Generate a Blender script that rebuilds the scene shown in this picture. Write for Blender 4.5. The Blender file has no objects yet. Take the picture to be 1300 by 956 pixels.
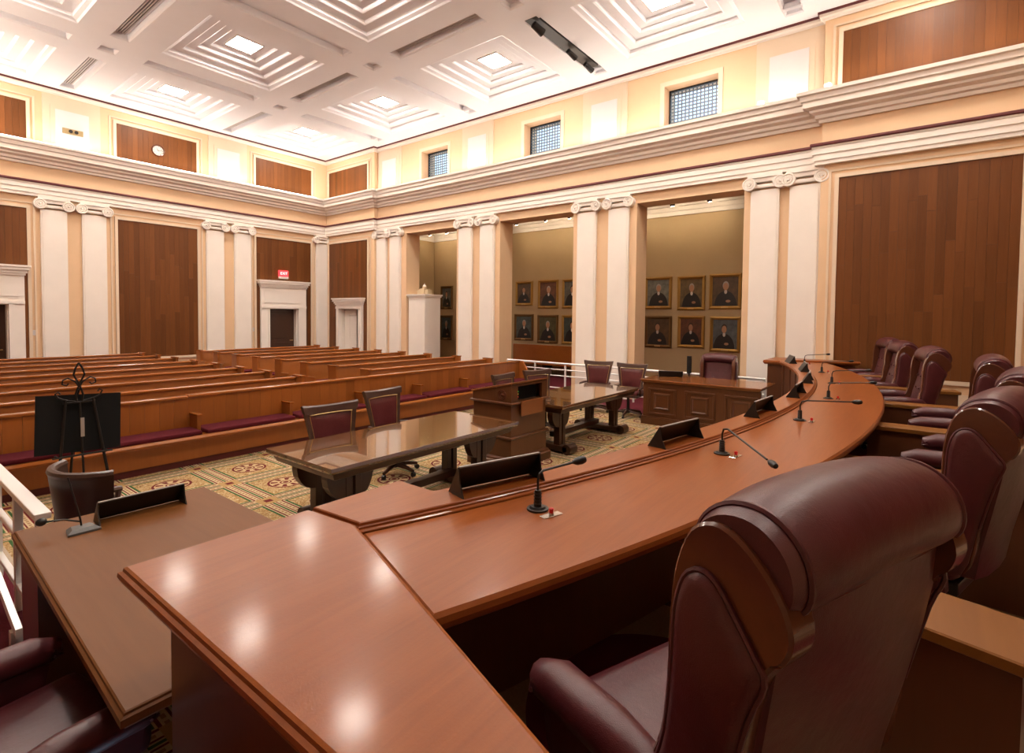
import bpy, bmesh, math, random
from mathutils import Vector, Matrix
random.seed(7)
R = math.radians
SC = bpy.context.scene
COL = SC.collection

# ------------------------------------------------------------------ camera
CAM_POS = Vector((-12.0, -18.403, 2.05))
YAW, PITCH, ROLL = R(37.7), R(-2.0), R(0.6)
F_PX, PY = 663.7, 423.1
fw = Vector((math.cos(YAW)*math.cos(PITCH), math.sin(YAW)*math.cos(PITCH), math.sin(PITCH)))
rt = fw.cross(Vector((0, 0, 1))).normalized(); up = rt.cross(fw)
rt, up = math.cos(ROLL)*rt+math.sin(ROLL)*up, -math.sin(ROLL)*rt+math.cos(ROLL)*up
cam = bpy.data.cameras.new('camera'); camo = bpy.data.objects.new('camera', cam); COL.objects.link(camo)
m = Matrix((rt, up, -fw)).transposed().to_4x4(); m.translation = CAM_POS; camo.matrix_world = m
cam.sensor_fit = 'HORIZONTAL'; cam.sensor_width = 36; cam.lens = F_PX/1300*36
cam.shift_y = -(478-PY)/1300; cam.clip_start = .02; cam.clip_end = 200
SC.camera = camo
# ------------------------------------------------------------------ world (daylight seen through the clerestory windows)
W = bpy.data.worlds.new('daylight'); SC.world = W; W.use_nodes = True
W.node_tree.nodes['Background'].inputs[0].default_value = (.42, .58, .78, 1)
W.node_tree.nodes['Background'].inputs[1].default_value = 1.9
# ------------------------------------------------------------------ view
SC.view_settings.view_transform = 'Standard'; SC.view_settings.look = 'None'
SC.view_settings.exposure = 0.66; SC.view_settings.gamma = 1; SC.view_settings.use_curve_mapping = False
L_PANEL = 76.0      # ceiling light diffusers
L_COVE = 15.5       # fluorescent coves on the cornice
L_GALLERY = 170.0

# ------------------------------------------------------------------ node helpers
class S:
    """socket wrapper with arithmetic"""
    def __init__(s, nt, k): s.nt, s.k = nt, k
    def op(s, o, *a, clamp=False):
        n = s.nt.nodes.new('ShaderNodeMath'); n.operation = o; n.use_clamp = clamp
        for i, v in enumerate((s,)+a):
            if isinstance(v, S): s.nt.links.new(v.k, n.inputs[i])
            else: n.inputs[i].default_value = v
        return S(s.nt, n.outputs[0])
    def __add__(s, o): return s.op('ADD', o)
    def __sub__(s, o): return s.op('SUBTRACT', o)
    def __mul__(s, o): return s.op('MULTIPLY', o)
    def __truediv__(s, o): return s.op('DIVIDE', o)
    def abs(s): return s.op('ABSOLUTE')
    def fr(s): return s.op('FRACT')
    def lt(s, o): return s.op('LESS_THAN', o)
    def gt(s, o): return s.op('GREATER_THAN', o)
    def mx(s, o): return s.op('MAXIMUM', o)
    def mn(s, o): return s.op('MINIMUM', o)
    def btw(s, a, b): return s.gt(a)*s.lt(b)
def col4(c): return (c[0], c[1], c[2], 1)
def mix(nt, f, a, b, mode='MIX'):
    n = nt.nodes.new('ShaderNodeMix'); n.data_type = 'RGBA'; n.blend_type = mode
    for idx, v in ((0, f), (6, a), (7, b)):
        if isinstance(v, S): nt.links.new(v.k, n.inputs[idx])
        elif idx == 0: n.inputs[0].default_value = v
        else: n.inputs[idx].default_value = col4(v)
    return S(nt, n.outputs[2])
MATS = {}
def mat(name, color=(.5, .5, .5), rough=.5, metal=0, coat=0, emit=None, strength=0, spec=.5, coat_rough=.05):
    if name in MATS: return MATS[name]
    M = bpy.data.materials.new(name); M.use_nodes = True
    b = M.node_tree.nodes['Principled BSDF']
    b.inputs['Base Color'].default_value = col4(color); b.inputs['Roughness'].default_value = rough
    b.inputs['Metallic'].default_value = metal; b.inputs['Specular IOR Level'].default_value = spec
    b.inputs['Coat Weight'].default_value = coat; b.inputs['Coat Roughness'].default_value = coat_rough
    if emit:
        b.inputs['Emission Color'].default_value = col4(emit); b.inputs['Emission Strength'].default_value = strength
    MATS[name] = M; return M
def geo_pos(nt):
    g = nt.nodes.new('ShaderNodeNewGeometry'); s = nt.nodes.new('ShaderNodeSeparateXYZ')
    nt.links.new(g.outputs['Position'], s.inputs[0]); return [S(nt, s.outputs[i]) for i in range(3)], g
def noise(nt, vec, scale, detail=4, rough=.55, dist=0):
    n = nt.nodes.new('ShaderNodeTexNoise'); n.inputs['Scale'].default_value = scale
    n.inputs['Detail'].default_value = detail; n.inputs['Roughness'].default_value = rough; n.inputs['Distortion'].default_value = dist
    if vec is not None: nt.links.new(vec.k, n.inputs['Vector'])
    return S(nt, n.outputs['Fac'])
def comb(nt, x, y, z):
    n = nt.nodes.new('ShaderNodeCombineXYZ')
    for i, v in enumerate((x, y, z)):
        if isinstance(v, S): nt.links.new(v.k, n.inputs[i])
        else: n.inputs[i].default_value = v
    return S(nt, n.outputs[0])
def bump(nt, h, strength, dist=.01):
    n = nt.nodes.new('ShaderNodeBump'); n.inputs['Strength'].default_value = strength; n.inputs['Distance'].default_value = dist
    nt.links.new(h.k, n.inputs['Height']); nt.links.new(n.outputs[0], nt.nodes['Principled BSDF'].inputs['Normal'])
def wood(name, c1, c2, axis='z', freq=18, rough=.3, coat=0, rand=0., bumpy=0., spec=.5, coat_rough=.08):
    M = mat(name, c1, rough, 0, coat, spec=spec, coat_rough=coat_rough); nt = M.node_tree
    p, g = geo_pos(nt)
    oi = nt.nodes.new('ShaderNodeObjectInfo'); rnd = S(nt, oi.outputs['Random'])
    off = rnd*37.0
    q = [a*(.07 if 'xyz'[i] == axis else 1.0) for i, a in enumerate(p)]
    v = comb(nt, q[0]+off, q[1], q[2])
    n1 = noise(nt, v, freq, 6, .62, 1.2); n2 = noise(nt, v, freq*.18, 3, .5, .6)
    f = (n1*.65+n2*.45-.12).op('MULTIPLY', 1.0, clamp=True)
    c = mix(nt, f, c1, c2)
    if rand:
        h = nt.nodes.new('ShaderNodeHueSaturation'); nt.links.new(c.k, h.inputs['Color'])
        nt.links.new((rnd*(2*rand)+(1-rand)).k, h.inputs['Value']); c = S(nt, h.outputs[0])
    b = nt.nodes['Principled BSDF']; nt.links.new(c.k, b.inputs['Base Color'])
    if bumpy: bump(nt, noise(nt, comb(nt, *p), 60, 3, .6, 1.5), bumpy, .004)
    return M
def leather(name, c, rough=.36):
    M = mat(name, c, rough, spec=.5); nt = M.node_tree; p, g = geo_pos(nt)
    v = comb(nt, *p)
    n = noise(nt, v, 9, 3); cc = mix(nt, n, tuple(a*.72 for a in c), tuple(a*1.25 for a in c))
    nt.links.new(cc.k, nt.nodes['Principled BSDF'].inputs['Base Color'])
    vo = nt.nodes.new('ShaderNodeTexVoronoi'); vo.inputs['Scale'].default_value = 420; nt.links.new(v.k, vo.inputs['Vector'])
    wr = noise(nt, v, 22, 2)
    bump(nt, S(nt, vo.outputs['Distance'])*.25+wr*1.6, .22, .006)
    return M
def paint(name, c, rough=.55, var=.05):
    M = mat(name, c, rough, spec=.3); nt = M.node_tree; p, g = geo_pos(nt)
    n = noise(nt, comb(nt, *p), 2.5, 3)
    cc = mix(nt, n, tuple(a*(1-var) for a in c), tuple(min(1, a*(1+var)) for a in c))
    nt.links.new(cc.k, nt.nodes['Principled BSDF'].inputs['Base Color'])
    return M
def carpet(name, c, c2=None):
    M = mat(name, c, .95, spec=.1); nt = M.node_tree; p, g = geo_pos(nt)
    n = noise(nt, comb(nt, *p), 90, 3)
    cc = mix(nt, n, tuple(a*.65 for a in c), c2 or tuple(a*1.4 for a in c))
    nt.links.new(cc.k, nt.nodes['Principled BSDF'].inputs['Base Color']); bump(nt, n, .4, .006)
    return M

WOODP = wood('plank_wood', (.105, .034, .008), (.20, .07, .019), 'z', 22, .42, rand=.2, spec=.22)
BENCH = wood('bench_wood', (.17, .038, .007), (.37, .108, .022), 'x', 24, .36, coat=.22, bumpy=.08, spec=.22, coat_rough=.13)
BENCHD = wood('bench_panel_wood', (.085, .028, .011), (.14, .048, .018), 'z', 18, .3)
PEW = wood('pew_wood', (.27, .075, .013), (.41, .135, .026), 'x', 14, .26, coat=.2, rand=.1)
PEWV = wood('pew_panel_wood', (.25, .07, .012), (.38, .125, .024), 'z', 20, .3, coat=.15, rand=.14)
DARK = wood('dark_walnut', (.035, .013, .007), (.075, .027, .013), 'x', 20, .3)
DARKV = wood('dark_walnut_upright', (.035, .014, .007), (.075, .028, .013), 'z', 20, .3)
TTOP = wood('polished_table_wood', (.10, .04, .013), (.165, .07, .025), 'x', 14, .12, coat=1.0, coat_rough=.015)
LECT = wood('lectern_wood', (.085, .029, .009), (.145, .052, .017), 'z', 18, .3)
LECTL = wood('lectern_light_wood', (.2, .065, .017), (.29, .105, .03), 'x', 18, .3)
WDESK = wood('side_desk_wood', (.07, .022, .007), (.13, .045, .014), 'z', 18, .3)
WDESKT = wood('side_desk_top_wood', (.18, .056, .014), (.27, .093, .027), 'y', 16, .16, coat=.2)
LDESK = wood('clerk_desk_wood', (.125, .043, .011), (.20, .078, .022), 'y', 18, .42, spec=.15)
RETW = wood('return_shelf_wood', (.16, .056, .009), (.25, .10, .019), 'x', 16, .4, spec=.25)
CHW = wood('chair_wood', (.045, .02, .014), (.085, .04, .028), 'x', 22, .35)
CHTRIM = wood('chair_trim_wood', (.075, .021, .011), (.12, .038, .017), 'x', 22, .22, coat=.4)
LEA = leather('burgundy_leather', (.074, .0125, .0155))
LEAC = leather('counsel_leather', (.098, .018, .02), .3)
CUSH = carpet('cushion_fabric', (.085, .011, .016))
CREAM = paint('cream_paint', (.74, .51, .315))
CREAML = paint('pale_cream_paint', (.72, .57, .42))
WHITE = paint('white_trim_paint', (.83, .76, .69), .5)
CEIL = paint('ceiling_paint', (.88, .88, .92), .6, .02)
KHAKI = paint('gallery_paint', (.46, .33, .18))
MAROONT = mat('maroon_band', (.11, .016, .018), .5)
MAROON = carpet('maroon_carpet', (.10, .014, .022))
BLACK = mat('black_plastic', (.012, .011, .011), .38)
BLACKM = mat('black_board', (.006, .006, .006), .8, spec=.2)
IRON = mat('wrought_iron', (.018, .014, .012), .5, .6)
METW = mat('white_metal', (.78, .76, .74), .35, .3)
CHROME = mat('chrome', (.7, .68, .66), .2, 1)
BRASS = mat('brass_nail', (.55, .40, .18), .35, .9)
GOLD = mat('gilt', (.42, .25, .07), .38, .75)
GOLDD = mat('dark_gilt', (.16, .085, .028), .42, .6)
RED = mat('red_button', (.55, .012, .015), .3)
PANELW = paint('white_panel', (.68, .65, .64), .5)
GREYV = mat('vent_metal', (.62, .58, .57), .5, .4)
VDARK = mat('vent_dark', (.05, .042, .04), .8)
LIGHTM = mat('ceiling_diffuser', (.9, .9, .9), .5, emit=(1, .91, .81), strength=L_PANEL)
COVEM = mat('cove_tube', (.9, .9, .9), .5, emit=(1, .90, .79), strength=L_COVE)
SPOTM = mat('spot_lens', (.9, .9, .9), .5, emit=(1, .97, .92), strength=25)
GALM = mat('gallery_lamp_lens', (.9, .9, .9), .5, emit=(1, .80, .55), strength=L_GALLERY)
EXITM = mat('exit_sign_face', (.5, .02, .02), .5, emit=(1, .04, .05), strength=1.6)
EXITL = mat('exit_letters', (.9, .8, .8), .5, emit=(1, .7, .65), strength=1.2)

def glass_mat():
    M = bpy.data.materials.new('window_glass'); M.use_nodes = True
    b = M.node_tree.nodes['Principled BSDF']; b.inputs['Base Color'].default_value = (.85, .95, 1, 1)
    b.inputs['Transmission Weight'].default_value = 1; b.inputs['Roughness'].default_value = .02; b.inputs['IOR'].default_value = 1.1
    return M
GLASS = glass_mat()
SCREEN = mat('window_screen', (.16, .19, .21), .5, .3)

def carpet_pattern():
    M = mat('patterned_carpet', (.5, .4, .2), .95, spec=.1); nt = M.node_tree; p, g = geo_pos(nt)
    u = ((p[0]+9.61)/.905+.5); v = ((p[1]+11.5)/.915+.5)
    fx = u.fr()-.5; fy = v.fr()-.5
    ax, ay = fx.abs(), fy.abs(); mm = ax.mx(ay); mi = ax.mn(ay)
    r = (fx*fx+fy*fy).op('SQRT'); th = fy.op('ARCTAN2', fx)
    pv = comb(nt, *p)
    leaf = noise(nt, pv, 26, 2, .5, 1.5)
    gold = (.44, .28, .115); cream = (.60, .46, .28); mar = (.15, .022, .02); green = (.045, .11, .035); brown = (.22, .11, .045)
    c = mix(nt, (leaf-.5)*6, gold, cream)
    c = mix(nt, leaf.btw(.40, .455), c, brown)
    # medallion
    pet = (th*8.0).op('SINE')
    c = mix(nt, r.lt(.225), c, (.55, .40, .22))
    c = mix(nt, r.btw(.195, .225), c, mar)
    c = mix(nt, r.btw(.10, .185)*pet.gt(.1), c, mar)
    c = mix(nt, r.btw(.055, .075), c, mar); c = mix(nt, r.lt(.035), c, mar)
    # panel border and bands
    c = mix(nt, mm.btw(.345, .372), c, green)
    c = mix(nt, mm.gt(.372), c, cream)
    s = (u*14.0).fr(); t = (v*14.0).fr(); along = mix(nt, ax.gt(ay), comb(nt, s, s, s), comb(nt, t, t, t))
    sp = nt.nodes.new('ShaderNodeSeparateColor'); nt.links.new(along.k, sp.inputs[0]); al = S(nt, sp.outputs[0])
    c = mix(nt, mm.btw(.385, .405), c, mar)
    c = mix(nt, mm.btw(.42, .445)*al.gt(.4), c, (.34, .2, .1))
    c = mix(nt, mm.btw(.46, .475), c, mar); c = mix(nt, mm.gt(.488), c, green)
    c = mix(nt, mi.gt(.385), c, gold); c = mix(nt, mi.gt(.455), c, mar)
    fine = noise(nt, pv, 160, 2)
    c = mix(nt, .35, c, mix(nt, fine, (.2, .2, .2), (1, 1, 1)), 'MULTIPLY')
    nt.links.new(c.k, nt.nodes['Principled BSDF'].inputs['Base Color']); bump(nt, fine, .3, .005)
    return M
CARPET = carpet_pattern()

def portrait_mat():
    M = mat('oil_portrait', (.2, .15, .1), .4, coat=.15); nt = M.node_tree
    tc = nt.nodes.new('ShaderNodeTexCoord'); sp = nt.nodes.new('ShaderNodeSeparateXYZ'); nt.links.new(tc.outputs['Object'], sp.inputs[0])
    u = S(nt, sp.outputs[0]); v = S(nt, sp.outputs[2])
    oi = nt.nodes.new('ShaderNodeObjectInfo'); rnd = S(nt, oi.outputs['Random']); bg = S(nt, oi.outputs['Color'])
    pv = S(nt, tc.outputs['Object'])
    n = noise(nt, pv, 5, 4)
    c = mix(nt, n, (.01, .008, .006), bg)
    du = (rnd-.5)*.08
    def ell(cx, cy, rx, ry):
        a = (u-cx-du)/rx; b = (v-cy)/ry
        return (a*a+b*b).lt(1.0)
    c = mix(nt, ell(0, -.50, .43, .52), c, (.010, .009, .010))
    c = mix(nt, ell(0, -.01, .055, .075), c, (.55, .5, .45))
    c = mix(nt, ell(0, .20, .118, .145), c, mix(nt, rnd.gt(.5), (.045, .025, .015), (.35, .32, .28)))
    c = mix(nt, ell(0, .165, .10, .125), c, (.42, .21, .115))
    c = mix(nt, ell(.10, -.33, .09, .045), c, (.36, .18, .10))
    nt.links.new(c.k, nt.nodes['Principled BSDF'].inputs['Base Color'])
    return M
PORTRAIT = portrait_mat()

# ------------------------------------------------------------------ mesh helpers
class MB:
    def __init__(s): s.bm = bmesh.new()
    def box(s, x0, x1, y0, y1, z0, z1, bev=0, seg=2):
        ge = bmesh.ops.create_cube(s.bm, size=1)['verts']
        for v in ge:
            v.co = Vector(((x0+x1)/2+v.co.x*(x1-x0), (y0+y1)/2+v.co.y*(y1-y0), (z0+z1)/2+v.co.z*(z1-z0)))
        if bev:
            es = list({e for v in ge for e in v.link_edges})
            bmesh.ops.bevel(s.bm, geom=es, offset=bev, segments=seg, profile=.6, affect='EDGES')
        return s
    def cyl(s, p0, p1, r0, r1=None, n=16, caps=True):
        p0, p1 = Vector(p0), Vector(p1); r1 = r0 if r1 is None else r1
        d = p1-p0; q = d.to_track_quat('Z', 'Y').to_matrix().to_4x4(); q.translation = (p0+p1)/2
        bmesh.ops.create_cone(s.bm, cap_ends=caps, cap_tris=False, segments=n, radius1=r0, radius2=r1, depth=d.length, matrix=q)
        return s
    def sph(s, c, r, sc=(1, 1, 1), u=12, v=8):
        m = Matrix.Translation(c) @ Matrix.Diagonal((sc[0], sc[1], sc[2], 1))
        bmesh.ops.create_uvsphere(s.bm, u_segments=u, v_segments=v, radius=r, matrix=m); return s
    def torus(s, c, Rr, r, axis='y', n=20, k=6, a0=0, a1=2*math.pi, grow=0):
        rings = []
        full = abs(a1-a0-2*math.pi) < 1e-6 and not grow
        cnt = n if full else n+1
        for i in range(cnt):
            a = a0+(a1-a0)*i/n; RR = Rr+grow*i/n
            ring = []
            for j in range(k):
                b = 2*math.pi*j/k; rad = RR+r*math.cos(b); h = r*math.sin(b)
                if axis == 'y': co = (c[0]+rad*math.cos(a), c[1]+h, c[2]+rad*math.sin(a))
                elif axis == 'x': co = (c[0]+h, c[1]+rad*math.cos(a), c[2]+rad*math.sin(a))
                else: co = (c[0]+rad*math.cos(a), c[1]+rad*math.sin(a), c[2]+h)
                ring.append(s.bm.verts.new(co))
            rings.append(ring)
        s.join(rings, True, full); return s
    def join(s, rings, loop=True, close=False):
        for i in range(len(rings)-(0 if close else 1)):
            a, b = rings[i], rings[(i+1) % len(rings)]
            for j in range(len(a)-(0 if loop else 1)):
                k = (j+1) % len(a)
                try: s.bm.faces.new((a[j], a[k], b[k], b[j]))
                except ValueError: pass
    def loft(s, rings, caps=True, loop=True, close=False):
        rv = [[s.bm.verts.new(p) for p in r] for r in rings]
        s.join(rv, loop, close)
        if caps and not close:
            for r in (rv[0], rv[-1]):
                try: s.bm.faces.new(r)
                except ValueError: pass
        return s
    def tube(s, pts, r, n=8):
        pts = [Vector(p) for p in pts]; rings = []
        ref = None
        for i, p in enumerate(pts):
            t = (pts[min(i+1, len(pts)-1)]-pts[max(i-1, 0)]).normalized()
            if ref is None:
                ref = t.cross(Vector((0, 0, 1)))
                if ref.length < .1: ref = t.cross(Vector((1, 0, 0)))
            ref = (ref-t*ref.dot(t)).normalized(); b = t.cross(ref)
            rr = r[i] if isinstance(r, (list, tuple)) else r
            rings.append([p+ref*rr*math.cos(2*math.pi*k/n)+b*rr*math.sin(2*math.pi*k/n) for k in range(n)])
        return s.loft(rings)
    def prism(s, poly, axis, a, b):
        """extrude a 2D polygon (in the two other axes) between a and b on axis"""
        def P(q, t): return {'x': (t, q[0], q[1]), 'y': (q[0], t, q[1]), 'z': (q[0], q[1], t)}[axis]
        return s.loft([[P(q, a) for q in poly], [P(q, b) for q in poly]])
    def slab(s, poly, levels):
        """moulded slab: levels = [(z, inward offset)] bottom to top"""
        rings = [[(x, y, z) for x, y in inset(poly, o)] for z, o in levels]
        return s.loft(rings)
    def build(s, name, material, parent=None, smooth=False, loc=None, rot=None):
        bmesh.ops.recalc_face_normals(s.bm, faces=s.bm.faces)
        me = bpy.data.meshes.new(name); s.bm.to_mesh(me); s.bm.free()
        me.materials.append(material)
        if smooth:
            me.polygons.foreach_set('use_smooth', [True]*len(me.polygons))
            try: me.set_sharp_from_angle(angle=R(40))
            except Exception: pass
        o = bpy.data.objects.new(name, me); COL.objects.link(o)
        if parent: o.parent = parent
        if loc: o.location = loc
        if rot is not None: o.rotation_euler = (0, 0, rot)
        return o
def inset(poly, d):
    if not d: return list(poly)
    n = len(poly); ar = sum(poly[i][0]*poly[(i+1) % n][1]-poly[(i+1) % n][0]*poly[i][1] for i in range(n))
    sg = 1 if ar > 0 else -1; out = []
    for i in range(n):
        p0, p1, p2 = Vector(poly[i-1]), Vector(poly[i]), Vector(poly[(i+1) % n])
        a, b = (p1-p0).normalized(), (p2-p1).normalized()
        na, nb = Vector((-a.y, a.x))*sg, Vector((-b.y, b.x))*sg
        k = 1+na.dot(nb); k = max(k, .25)
        out.append(tuple(p1+(na+nb)*(d/k)))
    return out
def spline(pts, k):
    out = []; n = len(pts)
    for i in range(n-1):
        p = [Vector(pts[max(0, min(n-1, i+j))]) for j in (-1, 0, 1, 2)]
        for m_ in range(k):
            t = m_/k
            out.append(tuple(.5*((2*p[1])+(p[2]-p[0])*t+(2*p[0]-5*p[1]+4*p[2]-p[3])*t*t+(3*p[1]-p[0]-3*p[2]+p[3])*t**3)))
    return out+[tuple(pts[-1])]
def cspline(pts, k):
    n = len(pts); out = spline(list(pts[-2:])+list(pts)+list(pts[:2]), k)
    return out[2*k:(2+n)*k]
def link_copy(o, name=None, parent=None, loc=None, rot=None, scale=None):
    c = o.copy(); COL.objects.link(c); c.parent = parent
    if loc is not None: c.location = loc
    if rot is not None: c.rotation_euler = (0, 0, rot)
    if scale is not None: c.scale = scale
    return c
def tag(o, label, cat, group=None):
    o['label'] = label; o['category'] = cat
    if group: o['group'] = group
    return o
def struct(o, label=None):
    o['kind'] = 'structure'
    if label: o['label'] = label
    return o
def thing(name, label, cat, loc=(0, 0, 0), rot=0, group=None):
    o = bpy.data.objects.new(name, None); COL.objects.link(o); o.location = loc; o.rotation_euler = (0, 0, rot)
    o.empty_display_size = .1
    return tag(o, label, cat, group)
def dup(root, label, loc, rot=0, group=None):
    r = root.copy(); COL.objects.link(r); r.location = loc; r.rotation_euler = (0, 0, rot); r['label'] = label
    if group: r['group'] = group
    for ch in root.children:
        c = ch.copy(); COL.objects.link(c); c.parent = r
        for g in ch.children:
            d = g.copy(); COL.objects.link(d); d.parent = c
    return r

# ================================================================== ROOM SHELL
ZC = 7.95                       # ceiling
XL = -11.8                      # left wall plane
YF = -20.6                      # wall behind the judges
LOOP = [(XL, 0), (-.15, 0), (-.15, -2.97), (0, -2.97), (0, -16.84), (-.15, -16.84), (-.15, YF), (XL, YF)]
def sweep(name, prof, material, path=LOOP):
    """prof: list of (distance into the room, z), closed against the wall"""
    mb = MB(); n = len(path)
    rings = []
    cols = [inset(path, o) for o, z in prof]
    for i in range(n):
        rings.append([(cols[k][i][0], cols[k][i][1], prof[k][1]) for k in range(len(prof))])
    mb.loft(rings, caps=False, close=True)
    return struct(mb.build(name, material))

# floors
f = MB(); f.box(-15, .02, -16.4, .6, -.12, -.004)
floor = struct(f.build('floor', MAROON), 'maroon carpeted floor under the pews and side aisles')
f = MB(); f.box(-11.15, -1.75, -16.9, -10.72, -.02, .0)
fl2 = struct(f.build('floor', CARPET), 'gold patterned carpet with medallion squares before the bench')
f = MB()
for x0, x1, y0, y1 in ((-11.23, -11.15, -16.9, -10.64), (-1.75, -1.67, -16.9, -10.64), (-11.15, -1.75, -10.72, -10.64)): f.box(x0, x1, y0, y1, -.02, .001)
f.build('carpet_border', carpet('cream_border', (.42, .34, .26)), fl2)
f = MB(); f.box(.0, 3.4, -17.3, -2.6, -.12, -.002)
struct(f.build('floor', MAROON), 'maroon carpet of the portrait gallery behind the columns')

# back wall (far, behind the pews)
def wall_holes(mb, axis, a0, a1, z0, z1, d0, d1, holes):
    """boxes filling a wall rectangle minus rectangular holes; axis 'x' runs along X (depth in Y)"""
    As = sorted({a0, a1, *[h[0] for h in holes], *[h[1] for h in holes]}); Zs = sorted({z0, z1, *[h[2] for h in holes], *[h[3] for h in holes]})
    for i in range(len(As)-1):
        run = None
        for j in range(len(Zs)-1):
            ca, cz = (As[i]+As[i+1])/2, (Zs[j]+Zs[j+1])/2
            solid = not any(h[0] < ca < h[1] and h[2] < cz < h[3] for h in holes)
            if solid:
                run = (run[0], Zs[j+1]) if run else (Zs[j], Zs[j+1])
            if run and (not solid or j == len(Zs)-2):
                if axis == 'x': mb.box(As[i], As[i+1], d0, d1, run[0], run[1])
                else: mb.box(d0, d1, As[i], As[i+1], run[0], run[1])
                run = None
w = MB(); wall_holes(w, 'x', -12.4, .6, -.1, 8.5, 0, .5, [(-10.4, -9.3, -.1, 2.2), (-2.5, -1.4, -.1, 2.2)])
wall_back = struct(w.build('wall_back', CREAM))
# right wall with its three tall openings, clerestory windows and a side door
OPEN = [(-6.9, -4.52), (-11.15, -8.65), (-15.4, -12.94)]
WIN = [(-6.5, -5.28), (-10.72, -9.5), (-14.8, -13.58)]
w = MB()
wall_holes(w, 'y', -16.84, -2.97, -.1, 8.5, 0, .6, [(a, b, -.1, 4.8) for a, b in OPEN]+[(a, b, 6.38, 7.42) for a, b in WIN])
wall_holes(w, 'y', -2.97, 0, -.1, 8.5, -.15, .6, [(-2.19, -.96, -.1, 2.22)])
wall_holes(w, 'y', YF, -16.84, -.1, 8.5, -.15, .6, [])
wall_right = struct(w.build('wall_right', CREAM))
w = MB()
wall_holes(w, 'y', YF, 0, -.1, 8.5, XL-.6, XL, [(-20.0, -12.9, -.1, 4.8)])
w.box(-14.6, -14.4, -20.6, -12.5, -.1, 5.2); w.box(-14.4, -12.4, -12.7, -12.5, -.1, 5.2); w.box(-14.4, -12.4, -20.6, -20.4, -.1, 5.2); w.box(-14.6, -12.4, -20.6, -12.5, 5.2, 5.35)
wall_left = struct(w.build('wall_left', CREAM))
w = MB(); w.box(-12.4, .6, YF-.5, YF, -.1, 8.5)
wall_front = struct(w.build('wall_front', CREAM))
# gallery shell
w = MB(); w.box(3.0, 3.3, -17.3, -2.6, -.1, 5.5); w.box(.6, 3.0, -2.75, -2.45, -.1, 5.5); w.box(.6, 3.0, -17.3, -17.0, -.1, 5.5)
wall_gallery = struct(w.build('wall_gallery', KHAKI))
w = MB(); w.box(.6, 3.3, -17.3, -2.45, 5.35, 5.5); struct(w.build('ceiling', CEIL), 'white ceiling of the portrait gallery')
w = MB()
for z0, z1, o in ((4.98, 5.1, .05), (5.1, 5.22, .1), (5.22, 5.36, .18)): w.box(3.0-o, 3.0, -17, -2.75, z0, z1); w.box(.6, 3.0, -2.75-o, -2.75, z0, z1)
struct(w.build('trim_5', WHITE), 'white crown moulding of the gallery')

# continuous mouldings
sweep('trim_1', [(0, 5.84), (.05, 5.84), (.06, 5.9), (.11, 5.92), (.12, 5.98), (.2, 6.02), (.21, 6.06), (.30, 6.1), (.31, 6.2), (.34, 6.22), (.36, 6.3), (.40, 6.32), (.41, 6.38), (.38, 6.38), (.37, 6.34), (.12, 6.34), (0, 6.34)], WHITE)
sweep('trim_2', [(0, 5.03), (.10, 5.03), (.10, 5.10), (.12, 5.105), (.12, 5.22), (.14, 5.225), (.14, 5.33), (.15, 5.335), (.15, 5.37), (0, 5.37)], WHITE)
sweep('trim_3', [(0, 5.37), (.17, 5.37), (.18, 5.385), (.18, 5.415), (.17, 5.43), (0, 5.43)], MAROONT)
sweep('trim_4', [(0, 7.80), (.04, 7.80), (.05, 7.84), (.09, 7.86), (.10, 7.905), (0, 7.905)], WHITE)
sweep('trim_6', [(0, 7.905), (.12, 7.905), (.12, 7.95), (0, 7.95)], MAROONT)
# plain pale fascia of the clerestory level (cove-lit), base mould
sweep('trim_7', [(0, 6.34), (.03, 6.34), (.03, 6.40), (.015, 6.42), (0, 6.42)], WHITE)

# cove light strips lying in the gutter on top of the cornice
for (a, b, nrm, lab) in (((-11.3, 0), (-.7, 0), (0, -1), 'along the back wall'), ((-.15, -.5), (-.15, -2.8), (-1, 0), 'above the side door pier'),
               ((0, -3.3), (0, -16.5), (-1, 0), 'below the clerestory windows'), ((-.15, -17.1), (-.15, -20.2), (-1, 0), 'above the wood panel near the bench'),
               ((XL, -.5), (XL, -15.5), (1, 0), 'on the wall opposite the windows')):
    L = (Vector(a)-Vector(b)).length/2; rz = math.atan2(-nrm[0]*-1, -nrm[1]) if nrm[0] else 0
    t = thing('cove_light', 'long cove light hidden on the cornice '+lab, 'cove light', ((a[0]+b[0])/2, (a[1]+b[1])/2, 6.34), {(0, -1): 0, (-1, 0): R(-90), (1, 0): R(90)}[nrm], 'cove lights on the cornice')
    # local: wall at y=0, room towards -y; lamp face tilted towards the room
    q = MB(); q.prism([(-.17, 0), (-.17, .10), (-.28, .02), (-.28, 0)], 'x', -L, L); q.build('housing', WHITE, t)
    q = MB(); q.prism([(-.177, .098), (-.1794, .1015), (-.2794, .0287), (-.277, .0253)], 'x', -L+.01, L-.01); q.build('tube', COVEM, t)

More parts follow.
